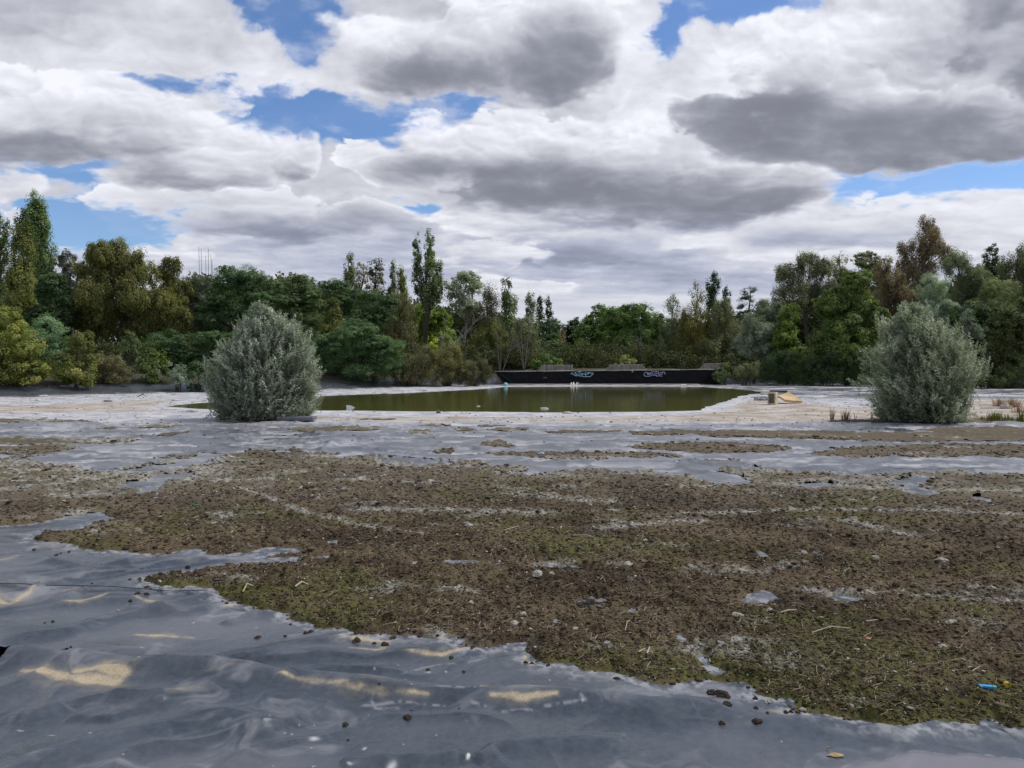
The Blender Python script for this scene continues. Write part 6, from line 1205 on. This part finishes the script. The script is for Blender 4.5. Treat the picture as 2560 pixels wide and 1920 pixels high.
# dry reeds, tufts, rock and driftwood
def blades(n, h, spread, seed, cols_, w=.006, lean=.35):
    rs_ = np.random.RandomState(seed); V = []; Cc = []
    for i in range(n):
        a = rs_.rand() * 6.28; r = spread * rs_.rand() ** .7; b0 = np.array([r * math.cos(a), r * math.sin(a) * .6, -.02]); hh = h * rs_.uniform(.4, 1.1); d = np.array([math.cos(a), math.sin(a), 0]) * lean * hh * rs_.uniform(.1, 1) + rs_.normal(0, .04, 3) * hh; t = np.array([math.cos(a + 1.6), math.sin(a + 1.6), 0]) * w
        m_ = b0 + d * .35 + [0, 0, hh * .6]; e = b0 + d + [0, 0, hh * rs_.uniform(.8, 1)]; V += [b0 - t, b0 + t, m_ + t * .8, m_ - t * .8, e + t * .2, e - t * .2]; c = np.array(cols_[rs_.randint(len(cols_))]) * rs_.uniform(.7, 1.3); Cc += [c] * 6
    i = np.arange(n)[:, None, None] * 6; F = (i + np.array([(0, 1, 2, 3), (3, 2, 4, 5)])[None]).reshape(-1, 4); return np.array(V), F, np.array(Cc, np.float32)
DRY = [(.26, .15, .09), (.34, .22, .13), (.20, .12, .08)]; GRN = [(.09, .13, .02), (.13, .17, .03), (.22, .19, .07)]
for px_, py_, h_, sp, n, cs, lb in ((2080, 1052, .42, .06, 26, DRY, 'leftmost thin reddish reed tuft beside the right willow bush'), (2114, 1053, .36, .13, 70, DRY, 'fuller reddish reed tuft on the soil left of the right willow bush'), (2138, 1050, .26, .03, 8, [(.05, .05, .05)], 'short dark upright stalks right of the reddish tufts'), (2180, 1047, .2, .05, 14, DRY, 'tiny dry tuft at the left foot of the right willow bush'),
    (2498, 1016, .34, .3, 150, DRY, 'dry reddish reed clump left of the pale rock'), (2530, 1018, .38, .32, 190, DRY, 'dry reddish reed clump behind the pale rock'), (2550, 1032, .30, .3, 110, DRY, 'dry reddish clump at the right edge below the rock'),
    (2484, 1054, .32, .24, 170, GRN, 'green and straw grass tuft right of the right willow bush'), (2520, 1053, .20, .18, 80, GRN, 'small green tuft between two larger ones at the right'), (2552, 1056, .34, .14, 90, GRN, 'green tuft at the right edge of the photo'), (2452, 1050, .14, .3, 60, DRY, 'flat purplish dry tuft at the right foot of the right willow bush')):
    x, y = gp(px_, py_); V, F, Cc = blades(n, h_, sp, int(px_), cs); o = link('grass_tuft', mesh_np('grass_tuft', V, F, None, Cc, [LEAFM]), None, (x, y, gz(x, y))); o['label'] = lb; o['category'] = 'grass tuft'
x, y = gp(2513, 1022); o = bm_obj('rock', lump_bm(.17, .13, .15, 41, .5, 3), plain('pale_rock', (.40, .36, .31), .9, .25, 8, .5), None); o.location = (x, y, gz(x, y) - .02); o['label'] = 'pale angular rock among the dry reeds at the right'; o['category'] = 'rock'
x, y = gp(2480, 1021); o = wbox('plank', .72, .09, .035, plain('pale_plank', (.42, .39, .36), .8, .2), None, (x, y, gz(x, y)), .006, .006, 3); o['label'] = 'pale thin plank left of the angular rock'; o['category'] = 'plank'
p = at(356, 987, 33.4); p.z = gz(p.x, p.y); o = thing('driftwood', 'small forked bleached branch on the left shore', 'branch', p); V, F = join([tube([(-.25, 0, 0), (0, 0, .12), (.12, 0, .22)], [.02, .025, .012], 6), tube([(0, 0, .12), (.14, .02, .05), (.22, .03, -.02)], [.022, .018, .014], 6), tube([(0, 0, .12), (-.1, 0, .2), (-.2, .02, .21)], [.014, .01, .005], 5)]); link('branch', mesh_np('branch', V, F, mats=[PALE], smooth=True), o)
for px_, py_, w_, c_, lb in ((106, 991, .42, (.50, .47, .42), 'pale flat block on the left shore under the yellow olive tree'), (270, 1004, .36, (.18, .17, .17), 'grey flat stone on the left shore'), (480, 1030, .40, (.30, .30, .32), 'grey flat slab on the shore left of the left willow bush'), (95, 1002, .22, (.48, .47, .46), 'small white stone on the left shore'), (440, 1002, .35, (.45, .43, .40), 'pale stone at the left tip of the pond'), (740, 1052, .3, (.12, .11, .10), 'x'), (1096, 1033, .12, (.16, .13, .11), 'small dark stone on the sand at the near water edge')):
    if lb == 'x': continue
    x, y = gp(px_, py_); o = bm_obj('shore_stone', lump_bm(w_ / 2, w_ / 3, .05 if w_ > .2 else .07, int(px_), .35, 2), plain('shore_stone_%d' % px_, c_, .85), None); o.location = (x, y, gz(x, y)); o['label'] = lb; o['category'] = 'stone'
